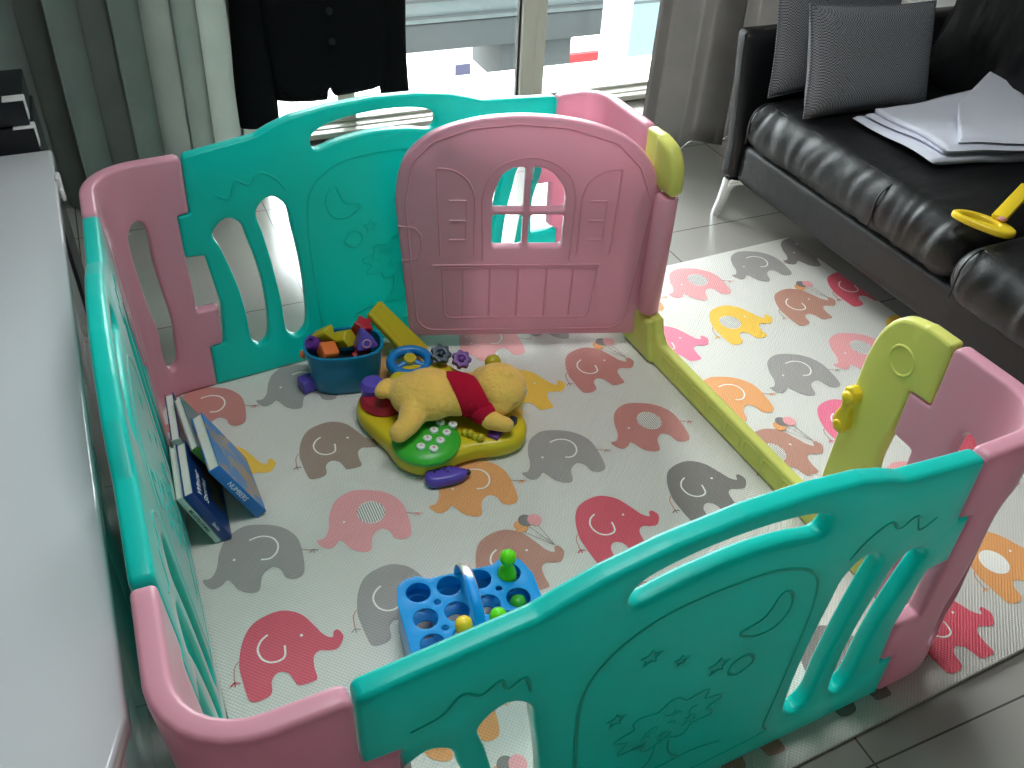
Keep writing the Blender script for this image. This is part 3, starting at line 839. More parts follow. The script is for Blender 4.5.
add_lathe(bm, [(0, .138), (.024, .138), (.028, .144), (.029, .30), (.029, .476), (.025, .482), (0, .482)], (hx.x, hx.y, 0), 28)
slab(bm, fillet([(DW - .06, .150), (DW + .022, .150), (DW + .026, .470), (DW - .06, .470)], .006, 3), [], .026, .005, dfn, grid=.04, step=.03, nz=.0165)
fix_normals(bm)
from_bm('hinge_barrel', bm, PINK, door, angle=40)

# ------------------------------------------------------------------ cabinet on the left
cab = empty('media_cabinet', (-.42, .80, FZ), radians(0.95))
tag(cab, 'long low glossy white cabinet between the playpen and the left edge', 'cabinet')
def cbox(name, x0, x1, y0, y1, z0, z1, m, bev=.006, parent=cab):
    bm = bmesh.new(); add_box(bm, ((x0 + x1) / 2, (y0 + y1) / 2, (z0 + z1) / 2), (x1 - x0, y1 - y0, z1 - z0), bev=bev)
    return from_bm(name, bm, m, parent, angle=30)
cbox('carcass', -.36, .300, -.72, .83, .08, .535, GLOSSW)
bm = bmesh.new()
slab(bm, fillet([(-.38, -.92), (.325, -.92), (.325, -.80), (.350, -.735), (.350, .852), (-.38, .852)], .008, 3), [], .034, .006, xyfn(), grid=.2, step=.15, nz=.550); fix_normals(bm)
from_bm('worktop', bm, GLOSSW, cab, angle=40)
cbox('plinth', -.34, .28, -.70, .80, 0, .08, WHITEP, .003)
for k in range(3):
    y0 = -.715 + k * .515
    dr = cbox('door', .302, .318, y0, y0 + .508, .09, .525, GLOSSW, .004)
    cbox('handle', .318, .326, y0 + .22, y0 + .29, .46, .475, CHROME, .003, dr)
bm = bmesh.new(); add_box(bm, (0, 0, 0), (.010, .035, .05), bev=.003); add_box(bm, (.003, -.0215, -.012), (.008, .02, .028), bev=.003)
o = from_bm('cable_clip', bm, WHITEP, angle=30); o.location = (-.078, 1.50, .535)
tag(o, 'small white plastic clip fixed on the far end edge of the white cabinet', 'clip')
def av_box(x1, y0, z0, h_, lab):
    e = empty('storage_case', (x1 - .15, y0 + .11, z0)); tag(e, lab, 'case', 'black cases behind the cabinet')
    bm = bmesh.new(); add_box(bm, (0, 0, h_ / 2), (.30, .22, h_), bev=.004); from_bm('body', bm, DARKP, e, angle=30)
    bm = bmesh.new()
    add_box(bm, (.1285, -.094, h_ + .0012), (.046, .036, .003), bev=.001); add_box(bm, (.1512, -.094, h_ - .022), (.003, .036, .046), bev=.001)
    from_bm('corner_guard', bm, WHITEP, e, angle=30)['label'] = 'white corner guard'
av_box(-.112, 1.70, FZ + .0005, .605, 'tall black case with white corner standing behind the white cabinet')
av_box(-.118, 1.71, .597, .060, 'flat black case with white corner lying on the tall black case')
# ------------------------------------------------------------------ curtains
CPH = 0.6
def curtain(name, x0, x1, y, amp, n, z0, z1, m, lab, seed=0, sharp=0.0, thick=.004, group='floor length curtains', phase=0.0, flare=0.02):
    bm = bmesh.new(); NX, NZ = n * 28, 26; rows = []
    rs = random.Random(seed); ph = [rs.uniform(-.35, .35) for _ in range(n + 2)]; am = [rs.uniform(.8, 1.2) for _ in range(n + 2)]
    for iz in range(NZ + 1):
        z = z0 + (z1 - z0) * iz / NZ; row = []
        for ix in range(NX + 1):
            t = ix / NX; s = t * n; k = int(min(s, n - 1e-6)); f = s - k
            aa = am[k] * (1 - f) + am[k + 1] * f; pp = ph[k] * (1 - f) + ph[k + 1] * f
            th = 2 * pi * s + pp * (0.6 + .4 * sin(z * 1.7 + k)) + phase
            dx = -sharp * sin(2 * th) * (x1 - x0) / n / (2 * pi)
            yy = y + amp * aa * cos(th) * (1 + .12 * sin(3 * z + k)) + flare * (1 - iz / NZ) * sin(5 * t + seed)
            xx = x0 + (x1 - x0) * t + dx + .012 * sin(2.1 * z + 3 * t + seed)
            row.append(bm.verts.new((xx, yy, z)))
        rows.append(row)
    for a, b in zip(rows, rows[1:]):
        for i in range(NX): bm.faces.new((a[i], a[i + 1], b[i + 1], b[i]))
    bmesh.ops.solidify(bm, geom=bm.faces[:], thickness=thick)
    o = from_bm(name, bm, m)
    return tag(o, lab, 'curtain', group)
curtain('curtain', -.61, .545, 2.46, .085, 7, .0, 2.36, DRAPE, 'grey curtain in deep folds on the left behind the black jacket', 3, 0.8, phase=CPH)
curtain('curtain', 1.92, 2.31, 2.28, .028, 2, -.0115, 2.36, DRAPE2, 'taupe curtain hanging between the window and the sofa', 5, .2, phase=2.6)
curtain('curtain', 2.27, 3.18, 2.34, .035, 4, -.0115, 2.36, DRAPE2, 'dark taupe curtain behind the arm of the black sofa', 9, .2, phase=0.4)
bm = bmesh.new()
add_tube(bm, [(-.75, 2.46, 2.40), (3.3, 2.46, 2.40)], .014, 12)
for x in (-.75, 3.3): add_ball(bm, (x, 2.46, 2.40), .026)
for x in (-.6, 1.3, 3.2): add_tube(bm, [(x, 2.46, 2.40), (x, 2.80, 2.40)], .009, 8)
rod = from_bm('curtain_rod', bm, CHROME, angle=40); tag(rod, 'metal curtain rod above the window, holding the grey curtains', 'curtain rod')

# ------------------------------------------------------------------ jacket on a hanger
jk = empty('black_jacket', (.72, 2.30, .35)); tag(jk, 'black button-front jacket hanging in front of the window', 'jacket')
def J(x, z, n=0): return Vector((x - .72, n, z - .35))
def jfn(u, v, n):
    puff = .018 * sin((u - .5) * 9) * (1 - v / 1.3)
    return J(u, v, n + puff * .5)
bm = bmesh.new()
body = [(.552, .362), (.594, .352), (.66, .345), (.723, .345), (.728, .375), (.734, .39), (.738, .372), (.745, .355), (.80, .358), (.876, .368), (.925, .385), (.93, .60), (.92, .85), (.91, 1.02), (.86, 1.10), (.76, 1.14), (.70, 1.14), (.58, 1.10), (.53, 1.02), (.53, .85), (.535, .60)]
slab(bm, fillet(body, .01, 3), [], .075, .03, jfn, grid=.05, step=.03)
fix_normals(bm); jb = from_bm('body', bm, BLACKF, jk, angle=60)
def sleeve(x0, z0, x1, z1, w0, w1):
    bm = bmesh.new(); pts = []; rr = []
    for k in range(14):
        t = k / 13; pts.append(J(x0 + (x1 - x0) * t + .012 * sin(t * 5), z0 + (z1 - z0) * t, -.01 + .03 * sin(t * 3))); rr.append(w0 * (1 - t) + w1 * t)
    add_tube(bm, pts, rr, 18, squash=(.62, 1.0)); return from_bm('sleeve', bm, BLACKF, jk, angle=60)
sleeve(.525, 1.05, .504, .285, .074, .064); sleeve(.915, 1.05, .968, .322, .072, .049)
for z in (.548, .640):
    bm = bmesh.new(); add_lathe(bm, [(0, 0), (.011, 0), (.012, .003), (.008, .005), (0, .004)], seg=20, M=Matrix.Translation(J(.738 - (.640 - z) * -.02, z, -.052)) @ Matrix.Rotation(pi / 2, 4, 'X'))
    from_bm('button', bm, BUTTON, jb)
bm = bmesh.new(); add_tube(bm, [J(.55, 1.06), J(.72, 1.15), J(.90, 1.06)], .010, 8)
add_tube(bm, [J(.72, 1.15), J(.72, 2.0), J(.72, 2.30, .08), J(.72, 2.40, .145), J(.72, 2.43, .165), J(.72, 2.42, .185)], .003, 8)
from_bm('hanger', bm, CHROME, jk)

# ------------------------------------------------------------------ sofa
sofa = empty('leather_sofa', (2.45, .72, FZ)); tag(sofa, 'black leather sofa with chrome legs along the right wall', 'sofa')
so = Vector(sofa.location)
def cushion(bm, x0, x1, y0, y1, z0, z1, r, puff=0.0, wr=0.0, res=(26, 34, 10), fold=None, mi=0, seed=0):
    """rounded cushion: cube grid mapped to a rounded box, crowned, with pull wrinkles"""
    c = Vector(((x0 + x1) / 2, (y0 + y1) / 2, (z0 + z1) / 2)); h = Vector(((x1 - x0) / 2, (y1 - y0) / 2, (z1 - z0) / 2))
    cache = {}
    nx, ny, nz_ = res
    def vert(i, j, k):
        if (i, j, k) in cache: return cache[(i, j, k)]
        p = Vector((-1 + 2 * i / nx, -1 + 2 * j / ny, -1 + 2 * k / nz_))
        def warp(t, hh):   # cluster samples near the edges
            return math.copysign(abs(t) ** .75, t)
        q = Vector((warp(p.x, 0) * h.x, warp(p.y, 0) * h.y, warp(p.z, 0) * h.z))
        inn = Vector([max(-hh + r, min(hh - r, a)) for a, hh in zip(q, h)])
        dlt = q - inn
        if dlt.length > 1e-9:
            # keep on rounded surface
            q = inn + dlt.normalized() * r if max(abs(p.x), abs(p.y), abs(p.z)) > .9999 else q
        nrm = dlt.normalized() if dlt.length > 1e-9 else Vector((0, 0, 1))
        bx, by = 1 - (q.x / h.x) ** 2, 1 - (q.y / h.y) ** 2
        if q.z > 0: q.z += puff * max(0, bx) ** .5 * max(0, by) ** .5
        w = q + c
        if wr:
            a = noise.noise(Vector((w.x * 4, w.y * 34 + 2.5 * noise.noise(w * 6), w.z * 6 + seed))); b_ = noise.noise(Vector((w.x * 9, w.y * 11, w.z * 9 + seed * 2)))
            front = max(0, min(1, 1.25 - (w.x - x0) / .28))
            q += nrm * wr * (a * front * 1.5 + b_ * .5)
        v = bm.verts.new(q + c - so); cache[(i, j, k)] = v; return v
    def quad(a, b_, c_, d_):
        f = bm.faces.new((a, b_, c_, d_)); f.material_index = mi
    for i in range(nx):
        for j in range(ny):
            quad(vert(i, j, nz_), vert(i + 1, j, nz_), vert(i + 1, j + 1, nz_), vert(i, j + 1, nz_))
            quad(vert(i, j + 1, 0), vert(i + 1, j + 1, 0), vert(i + 1, j, 0), vert(i, j, 0))
    for i in range(nx):
        for k in range(nz_):
            quad(vert(i, 0, k), vert(i + 1, 0, k), vert(i + 1, 0, k + 1), vert(i, 0, k + 1))
            quad(vert(i, ny, k + 1), vert(i + 1, ny, k + 1), vert(i + 1, ny, k), vert(i, ny, k))
    for j in range(ny):
        for k in range(nz_):
            quad(vert(0, j, k + 1), vert(0, j + 1, k + 1), vert(0, j + 1, k), vert(0, j, k))
            quad(vert(nx, j, k), vert(nx, j + 1, k), vert(nx, j + 1, k + 1), vert(nx, j, k + 1))
YA, YM, YE_ = 1.695, .745, -.22
bm = bmesh.new(); cushion(bm, 1.985, 3.0, YE_ - .01, YA + .01, .135, .272, .018, res=(12, 40, 6)); from_bm('base', bm, LEATHER, sofa)
for nm, y0, y1, xf_, sd in (('seat_cushion', YM + .003, YA - .002, 1.945, 1), ('seat_cushion', YE_ + .002, YM - .003, 1.895, 7)):
    bm = bmesh.new(); cushion(bm, xf_, 2.72, y0, y1, .272, .428, .072, puff=.026, wr=.0036, res=(44, 110, 14), seed=sd)
    # stitched seam along the front upper edge and down the end
    zt = .425
    seam = []
    for k in range(40):
        y = y1 - .05 + (y0 + .05 - y1 + .05) * k / 39; seam.append(Vector((xf_ + .052, y, zt + .004 + .006 * sin(pi * k / 39))) - so)
    add_tube(bm, seam, .0028, 6)
    for ys in (y1 - .055, y0 + .30):
        add_tube(bm, [Vector((xf_ + .052 - .055 * sin(a), ys, zt - .050 + .055 * cos(a))) - so for a in [q * pi / 2 / 8 for q in range(9)]] + [Vector((xf_ - .003, ys, zt - .12)) - so], .0028, 6)
    from_bm(nm, bm, LEATHER, sofa)
# back cushions (leaning)
for nm, y0, y1, sd in (('back_cushion', YM + .004, YA - .004, 3), ('back_cushion', YE_ + .004, YM - .004, 5)):
    bm = bmesh.new(); cushion(bm, 2.62, 2.86, y0, y1, .42, .86, .07, puff=.02, wr=.010, res=(16, 60, 34), seed=sd)
    for v in bm.verts:
        z = v.co.z + so.z; v.co.x += (z - .42) * .30
        yy = (v.co.y + so.y - y0) / (y1 - y0); 
        if v.co.x + so.x < 2.80: v.co.x -= .035 * sin(pi * max(0, min(1, yy))) * sin(pi * max(0, min(1, (z - .42) / .44)))
    from_bm(nm, bm, LEATHER, sofa)
bm = bmesh.new(); cushion(bm, 2.86, 3.03, YE_, YA, .14, .80, .04, res=(8, 40, 16))
for v in bm.verts: v.co.x += max(0, (v.co.z + so.z - .42)) * .22
from_bm('back_frame', bm, LEATHER, sofa)
for nm, ys, sg in (('armrest', YA + .012, 1), ('armrest', YE_ - .012, -1)):
    bm = bmesh.new(); y0, y1 = (ys, ys + .068) if sg > 0 else (ys - .068, ys)
    cushion(bm, 1.965, 2.99, y0, y1, .135, .615, .022, res=(30, 8, 20))
    for v in bm.verts:
        z = v.co.z + so.z; v.co.y += sg * max(0, z - .26) * .20; v.co.x += max(0, z - .3) * .03
    zz = lambda z: (sg * max(0, z - .26) * .20)
    add_tube(bm, [Vector((1.966 + max(0, z - .3) * .03, (y0 if sg > 0 else y1) + zz(z) + sg * .02, z)) - so for z in (.16, .25, .35, .45, .55, .605)], .0022, 6)
    from_bm(nm, bm, LEATHER, sofa)
for (x, y, sx, sy) in ((2.03, 1.70, -1, 1), (2.90, 1.70, 1, 1), (2.03, -.20, -1, -1), (2.90, -.20, 1, -1)):
    bm = bmesh.new()
    prof = [(0.02, .147), (-.080, .147), (-.096, .143), (-.098, .120), (-.108, .060), (-.124, .0), (-.106, .0), (-.086, .060), (-.072, .110), (-.062, .124), (0.02, .132)]
    # flat bar leg in vertical plane pointing outward along x, splayed slightly along y
    def lf(u, v, n, x=x, y=y, sx=sx, sy=sy):
        return Vector((x - sx * u * .55 * -1 if False else x + sx * (-u) * .62, y + sy * (-u) * .35 + n * sx, v + FZ + .0005)) - so
    slab(bm, prof, [], .034, .0025, lf, grid=.05, step=.02)
    fix_normals(bm); from_bm('leg', bm, CHROME, sofa, angle=40)['label'] = 'chrome angled leg'

def pillow(name, w, h_, t, lab, M, seed):
    bm = bmesh.new(); nx, ny = 30, 26; top, bot = {}, {}
    for i in range(nx + 1):
        for j in range(ny + 1):
            u, v = -1 + 2 * i / nx, -1 + 2 * j / ny
            e = (1 - u ** 4) * (1 - v ** 4); e = max(0, e) ** .55
            px = u * w / 2 * (1 - .06 * (1 - v * v) * abs(u) ** 3); py = v * h_ / 2 * (1 - .07 * (1 - u * u) * abs(v) ** 3)
            wr = .004 * noise.noise(Vector((u * 3, v * 3, seed))) * e
            top[i, j] = bm.verts.new((px, -t / 2 * e + wr - .002, py)); 
            bot[i, j] = top[i, j] if (i in (0, nx) or j in (0, ny)) else bm.verts.new((px, t / 2 * e + wr + .002, py))
    for i in range(nx):
        for j in range(ny):
            bm.faces.new((top[i, j], top[i + 1, j], top[i + 1, j + 1], top[i, j + 1]))
            bm.faces.new((bot[i, j + 1], bot[i + 1, j + 1], bot[i + 1, j], bot[i, j]))
    edge = [top[i, 0].co for i in range(nx)] + [top[nx, j].co for j in range(ny)] + [top[i, ny].co for i in range(nx, 0, -1)] + [top[0, j].co for j in range(ny, 0, -1)]
    add_tube(bm, [Vector(c) for c in edge], .003, 6, closed=True)
    o = from_bm(name, bm, TWEED); o.matrix_world = M
    return tag(o, lab, 'cushion', 'scatter cushions on the sofa')
pillow('scatter_cushion', .47, .325, .12, 'grey check woven cushion in front on the black sofa',
       Matrix.Translation((2.245, 1.512, .592)) @ Matrix.Rotation(radians(-3), 4, 'Z') @ Matrix.Rotation(radians(-20), 4, 'X') @ Matrix.Rotation(radians(2), 4, 'Y'), 1.0)
pillow('scatter_cushion', .50, .40, .08, 'grey check woven cushion behind, against the sofa armrest',
       Matrix.Translation((2.255, 1.690, .640)) @ Matrix.Rotation(radians(-2), 4, 'Z') @ Matrix.Rotation(radians(-13), 4, 'X') @ Matrix.Rotation(radians(0), 4, 'Y'), 4.0)

# folded white cloth on the seat
def cloth_layer(bm, P, z, t, seed, curl=0.0):
    """P: four corners (x,y) in order; doubled sheet with a rounded folded edge on side P0-P1"""
    nx, ny = 26, 26; G = {}
    for side in (0, 1):
        for i in range(nx + 1):
            for j in range(ny + 1):
                u, v = i / nx, j / ny
                x = (1 - u) * (1 - v) * P[0][0] + u * (1 - v) * P[1][0] + u * v * P[2][0] + (1 - u) * v * P[3][0]
                y = (1 - u) * (1 - v) * P[0][1] + u * (1 - v) * P[1][1] + u * v * P[2][1] + (1 - u) * v * P[3][1]
                e = min(1, v / .10); th = t * (sqrt(max(0, 1 - (1 - e) ** 2)) if v < .10 else 1)
                rip = .006 * noise.noise(Vector((x * 8, y * 8, seed * .5))) + .012 * noise.noise(Vector((x * 4, y * 4, seed + 3)))
                G[side, i, j] = Vector((x, y, z + (th / 2 if side else -th / 2) * (1 if v < 1 else 1) + rip + curl * v * v))
    V = {k: bm.verts.new(c) for k, c in G.items()}
    for i in range(nx):
        for j in range(ny):
            bm.faces.new((V[1, i, j], V[1, i + 1, j], V[1, i + 1, j + 1], V[1, i, j + 1]))
            bm.faces.new((V[0, i, j + 1], V[0, i + 1, j + 1], V[0, i + 1, j], V[0, i, j]))
    for j in range(ny):
        bm.faces.new((V[0, 0, j], V[1, 0, j], V[1, 0, j + 1], V[0, 0, j + 1])); bm.faces.new((V[0, nx, j + 1], V[1, nx, j + 1], V[1, nx, j], V[0, nx, j]))
    for i in range(nx):
        bm.faces.new((V[0, i, 0], V[0, i + 1, 0], V[1, i + 1, 0], V[1, i, 0])); bm.faces.new((V[0, i + 1, ny], V[0, i, ny], V[1, i, ny], V[1, i + 1, ny]))
bm = bmesh.new()
zt = .467
cloth_layer(bm, [(2.115, 1.385), (2.110, 1.055), (2.50, .985), (2.50, 1.33)], zt, .018, 1)
cloth_layer(bm, [(2.150, 1.065), (2.140, 1.365), (2.52, 1.34), (2.52, 1.00)], zt + .018, .014, 1.1)
cloth_layer(bm, [(2.150, 1.045), (2.53, .95), (2.68, 1.37), (2.17, 1.36)], zt + .034, .014, 1.2)
cloth_layer(bm, [(2.190, 1.055), (2.52, .960), (2.70, 1.42), (2.34, 1.22)], zt + .050, .015, 1.3, .03)
fix_normals(bm)
tag(from_bm('folded_cloth', bm, LINEN), 'white linen cloth folded in layers on the black sofa seat', 'cloth')

# yellow toy with an open ring end on the seat
toy = empty('toy_spade', (1.998, .748, .466)); tag(toy, 'yellow plastic toy with a flat ring-shaped end lying on the sofa seat', 'toy')
bm = bmesh.new(); Mt = Matrix.Rotation(radians(6), 4, 'Y') @ Matrix.Rotation(radians(-71), 4, 'Z')
slab(bm, spline([(-.075, -.03), (-.05, .012), (0, .030), (.05, .026), (.078, -.002), (.06, -.038), (0, -.050), (-.05, -.048)], 5), [spline([(-.055, -.026), (-.035, .002), (0, .010), (.03, .006), (.035, -.012), (.0, -.022), (-.035, -.034)], 4)], .018, .006, xyfn(Mt), grid=.02, step=.012)
fix_normals(bm); from_bm('ring', bm, YEL, toy, angle=50)
bm = bmesh.new(); Mh = Matrix.Translation((0, -.03, 0)) @ Matrix.Rotation(radians(-6), 4, 'Y') @ Matrix.Rotation(radians(24), 4, 'Z')
add_box(bm, (.13, .005, .010), (.20, .038, .016), M=Mh, bev=.006); from_bm('handle', bm, YEL, toy, angle=40)
bm = bmesh.new(); add_ball(bm, (.030, -.02, .015), (.014, .009, .005)); from_bm('button', bm, PINK, toy)['label'] = 'small pink button'

# ------------------------------------------------------------------ toy bucket with shape blocks
bk = empty('toy_bucket', (.477, 1.252, .0005), radians(-12)); tag(bk, 'teal blue oval toy bucket full of shape blocks by the back panel', 'bucket')
bm = bmesh.new(); NS = 48
def oval(rx, ry, z, n=2.6): 
    return [Vector((math.copysign(abs(cos(a)) ** (2 / n), cos(a)) * rx, math.copysign(abs(sin(a)) ** (2 / n), sin(a)) * ry, z)) for a in [2 * pi * k / NS for k in range(NS)]]
secs = [oval(.02, .012, 0), oval(.080, .050, 0), oval(.086, .056, .006), oval(.092, .062, .06), oval(.097, .066, .118), oval(.1015, .0705, .119), oval(.1015, .0705, .126), oval(.094, .063, .126), oval(.088, .058, .06), oval(.080, .05, .007), oval(.02, .012, .007)]
rings = [[bm.verts.new(v) for v in s] for s in secs]
for A, B in zip(rings, rings[1:]):
    for k in range(NS): bm.faces.new((A[k], A[(k + 1) % NS], B[(k + 1) % NS], B[k]))
bm.faces.new(rings[0][::-1]); bm.faces.new(rings[-1])
from_bm('body', bm, BUCK, bk, angle=50)
bm = bmesh.new(); add_lathe(bm, [(0, 0), (.011, 0), (.011, .008), (.006, .012), (0, .012)], seg=16, M=Matrix.Translation((-.099, .0, .100)) @ Matrix.Rotation(-pi / 2, 4, 'Y'))
from_bm('hinge_pin', bm, ORANGE, bk)['label'] = 'orange side pin'
BKM = Matrix.Translation(bk.location) @ Matrix.Rotation(radians(-12), 4, 'Z')
def block(name, kind, m, loc, rot, lab, s=.042, local=True, group='shape sorter blocks'):
    bm = bmesh.new()
    if kind == 'cube': add_box(bm, (0, 0, 0), (s, s, s), bev=.005, seg=3)
    elif kind == 'prism':
        slab(bm, fillet([(s * .62 * cos(a), s * .62 * sin(a)) for a in (pi / 2, pi / 2 + 2.094, pi / 2 + 4.189)][::1], .006, 3), [], s, .003, xyfn(), grid=.02, step=.01); fix_normals(bm)
    elif kind == 'hex':
        slab(bm, fillet([(s * .55 * cos(a * pi / 3), s * .55 * sin(a * pi / 3)) for a in range(6)], .004, 3), [], s, .003, xyfn(), grid=.02, step=.01); fix_normals(bm)
    elif kind == 'star':
        slab(bm, fillet([((s * .72 if q % 2 else s * .42) * cos(q * pi / 5), (s * .72 if q % 2 else s * .42) * sin(q * pi / 5)) for q in range(10)], .003, 2), [], s * 1.1, .003, xyfn(), grid=.02, step=.01); fix_normals(bm)
    elif kind == 'cross':
        a = s * .2; b_ = s * .58
        slab(bm, fillet([(a, a), (a, b_), (-a, b_), (-a, a), (-b_, a), (-b_, -a), (-a, -a), (-a, -b_), (a, -b_), (a, -a), (b_, -a), (b_, a)], .003, 2), [], s, .003, xyfn(), grid=.02, step=.01); fix_normals(bm)
    elif kind == 'cyl':
        add_lathe(bm, [(0, -s / 2), (s * .5, -s / 2), (s * .55, -s / 2 + .004), (s * .55, s / 2 - .004), (s * .5, s / 2), (s * .30, s / 2), (s * .28, s / 2 - .006), (0, s / 2 - .006)], seg=28)
    o = from_bm(name, bm, m, angle=40)
    Mw = Matrix.Translation(loc) @ Matrix.Rotation(rot[2], 4, 'Z') @ Matrix.Rotation(rot[1], 4, 'Y') @ Matrix.Rotation(rot[0], 4, 'X')
    o.matrix_world = (BKM @ Mw) if local else Mw
    return tag(o, lab, 'toy block', group)
block('toy_block', 'cube', ORANGE, (-.040, -.030, .122), (.3, .2, .35), 'orange block at the front rim of the blue bucket')
block('toy_block', 'prism', OLIVE, (-.048, .020, .140), (.5, .9, .2), 'olive yellow block behind the orange one in the bucket', .050)
block('toy_block', 'hex', OLIVE, (.002, .018, .125), (1.1, .3, .8), 'olive yellow six-sided block in the middle of the bucket', .045)
block('toy_block', 'cyl', DPURP, (-.072, .004, .126), (.3, -.7, 0), 'violet block at the left end of the bucket', .034)
block('toy_block', 'star', RED, (.050, .032, .146), (.4, .3, .2), 'red block at the right end of the bucket, behind the violet one', .040)
vb = block('toy_block', 'prism', PURP, (.054, -.010, .138), (1.25, -.1, .15), 'violet block marked with a pale ring, right end of the bucket', .058)
bm = bmesh.new(); add_tube(bm, [(.010 * cos(a), .010 * sin(a) - .002, .0295) for a in [2 * pi * k / 20 for k in range(20)]], .0022, 8, closed=True)
from_bm('ring_mark', bm, PINK, vb)
block('toy_block', 'cross', RED, (.044, -.014, .096), (.4, -.3, .4), 'red block under the violet one at the bucket rim', .042)
block('toy_block', 'cube', DARKP, (0, 0, .060), (.1, .2, .3), 'dark block deep inside the blue bucket', .05)
block('toy_block', 'hex', RED, (-.048, .0, .055), (.1, .2, .3), 'red six-sided block low inside the blue bucket', .045)
block('toy_block', 'cyl', GREEN, (.05, 0, .055), (.1, .0, .3), 'green round block low inside the blue bucket', .045)
block('toy_block', 'cube', PURP, (.374, 1.256, .0195), (0, 0, .25), 'blue-violet cube block on the mat left of the bucket', .038, local=False)

# olive plank toy leaning on the back panel
A_, B_ = Vector((.588, 1.360, .140)), Vector((.690, 1.268, .014)); d_ = (B_ - A_); X_ = d_.normalized(); Y_ = Vector((0.74, 0.66, 0)); Z_ = X_.cross(Y_).normalized(); Y_ = Z_.cross(X_)
Mp = Matrix((X_, Y_, Z_)).transposed().to_4x4(); Mp.translation = (A_ + B_) / 2
bm = bmesh.new(); L2 = d_.length / 2
slab(bm, fillet([(-L2, -.034), (L2, -.040), (L2, .040), (-L2, .034)], .008, 4), [], .018, .005, xyfn(), grid=.03, step=.02); fix_normals(bm)
ridge(bm, fillet([(-L2 + .01, -.018), (L2 - .01, -.022), (L2 - .01, .022), (-L2 + .01, .018)], .005, 3), xyfn(), .009, .003, .0018, True)
o = from_bm('bucket_lid', bm, OLIVE, angle=50); o.matrix_world = Mp
tag(o, 'olive yellow plastic lid piece leaning behind the toy bucket on the back panel', 'lid')

# ------------------------------------------------------------------ activity table toy
at = empty('activity_toy', (.665, .98, .001)); tag(at, 'yellow star-shaped activity toy with phone pad and steering wheel on the mat', 'activity toy')
ao = Vector((.665, .98, 0))
shape = [(.470, 1.115), (.458, 1.06), (.478, .985), (.492, .94), (.500, .885), (.535, .842), (.585, .828), (.640, .842), (.690, .843), (.745, .832), (.800, .842), (.832, .885), (.838, .94), (.868, .985), (.888, 1.03), (.872, 1.085), (.82, 1.115), (.76, 1.13), (.725, 1.185), (.66, 1.215), (.59, 1.195), (.545, 1.150), (.505, 1.148)]
shape = [(a - ao.x, b - ao.y) for a, b in shape]
bm = bmesh.new()
slab(bm, spline(shape, 4), [], .052, .018, xyfn(), grid=.03, step=.014, nz=.027); fix_normals(bm)
from_bm('base', bm, YEL2, at, angle=60)
def part(name, build, m, parent=at, lab=None, angle=40):
    bm = bmesh.new(); build(bm); o = from_bm(name, bm, m, parent, angle=angle)
    if lab: o['label'] = lab
    return o
L_ = lambda x, y, z=0: Vector((x, y, z)) - ao
# phone pad dome with buttons
pad = part('phone_pad', lambda bm: add_lathe(bm, [(0, .045), (.080, .045), (.082, .056), (.074, .066), (.050, .071), (0, .072)], L_(.578, .902), 40), GREEN, lab='green phone pad')
for r in range(4):
    for c in range(2 if r != 3 else 2):
        px = .553 + r * .0235 - c * -.0255 ; py = .868 + r * .021 - c * .0175
        b_ = part('key', lambda bm: add_lathe(bm, [(0, .070), (.0105, .070), (.0105, .0765), (.008, .0785), (0, .0785)], L_(px, py), 16), WHITEP, pad)
        b_['label'] = 'white round key'
        digit = str([[1, 4], [2, 5], [3, 6], [7, 8]][r][c])
        text_mesh('digit', digit, .013, Matrix.Translation(L_(px, py, .0786)) @ Matrix.Rotation(radians(0), 4, 'Z'), RED, pad, .0002)
part('speaker_dome', lambda bm: (add_lathe(bm, [(0, .045), (.055, .045), (.060, .060), (.050, .076), (.025, .084), (0, .085)], L_(.528, 1.075), 32)), RED, lab='dark red rounded dome')
part('push_button', lambda bm: add_lathe(bm, [(0, .07), (.030, .07), (.032, .095), (.024, .106), (0, .110)], L_(.508, 1.100), 28), PURP, lab='violet push button')
def wheel(bm):
    c = L_(.640, 1.212, .050)
    R = Matrix.Translation(c) @ Matrix.Rotation(radians(-12), 4, 'Z') @ Matrix.Rotation(radians(12), 4, 'X')
    pts = [R @ Vector((.050 * cos(a), .042 * sin(a), 0)) for a in [2 * pi * k / 36 for k in range(36)]]
    add_tube(bm, pts, .0135, 12, closed=True)
    for a in (radians(90), radians(210), radians(330)):
        add_tube(bm, [R @ Vector((.012 * cos(a), .012 * sin(a), .004)), R @ Vector((.048 * cos(a), .040 * sin(a), 0))], .009, 10)
    add_lathe(bm, [(0, -.035), (.016, -.035), (.018, .010), (0, .014)], seg=20, M=R)
sw = part('steering_wheel', wheel, BLUE, lab='blue steering wheel')
part('hub_button', lambda bm: add_lathe(bm, [(0, .012), (.017, .012), (.016, .018), (0, .020)], seg=24, M=Matrix.Translation(L_(.640, 1.212, .050)) @ Matrix.Rotation(radians(-12), 4, 'Z') @ Matrix.Rotation(radians(12), 4, 'X')), OLIVE, sw, 'olive yellow hub button')
def gear(cx, cy, z, r, tilt):
    def b(bm):
        M = Matrix.Translation(L_(cx, cy, z)) @ Matrix.Rotation(tilt, 4, 'X')
        slab(bm, fillet([((r if (q // 2) % 2 else r * .82) * cos(q * pi / 14), (r if (q // 2) % 2 else r * .82) * sin(q * pi / 14)) for q in range(28)], .001, 2), [ellipse(0, 0, r * .38, n=16)], .016, .002, xyfn(M), grid=.02, step=.008); fix_normals(bm)
        add_lathe(bm, [(0, -.030), (r * .30, -.030), (r * .30, .010), (r * .12, .013), (0, .013)], seg=16, M=M)
    return b
part('gear', gear(.712, 1.172, .085, .028, .5), TEALD, lab='dark teal toothed gear')
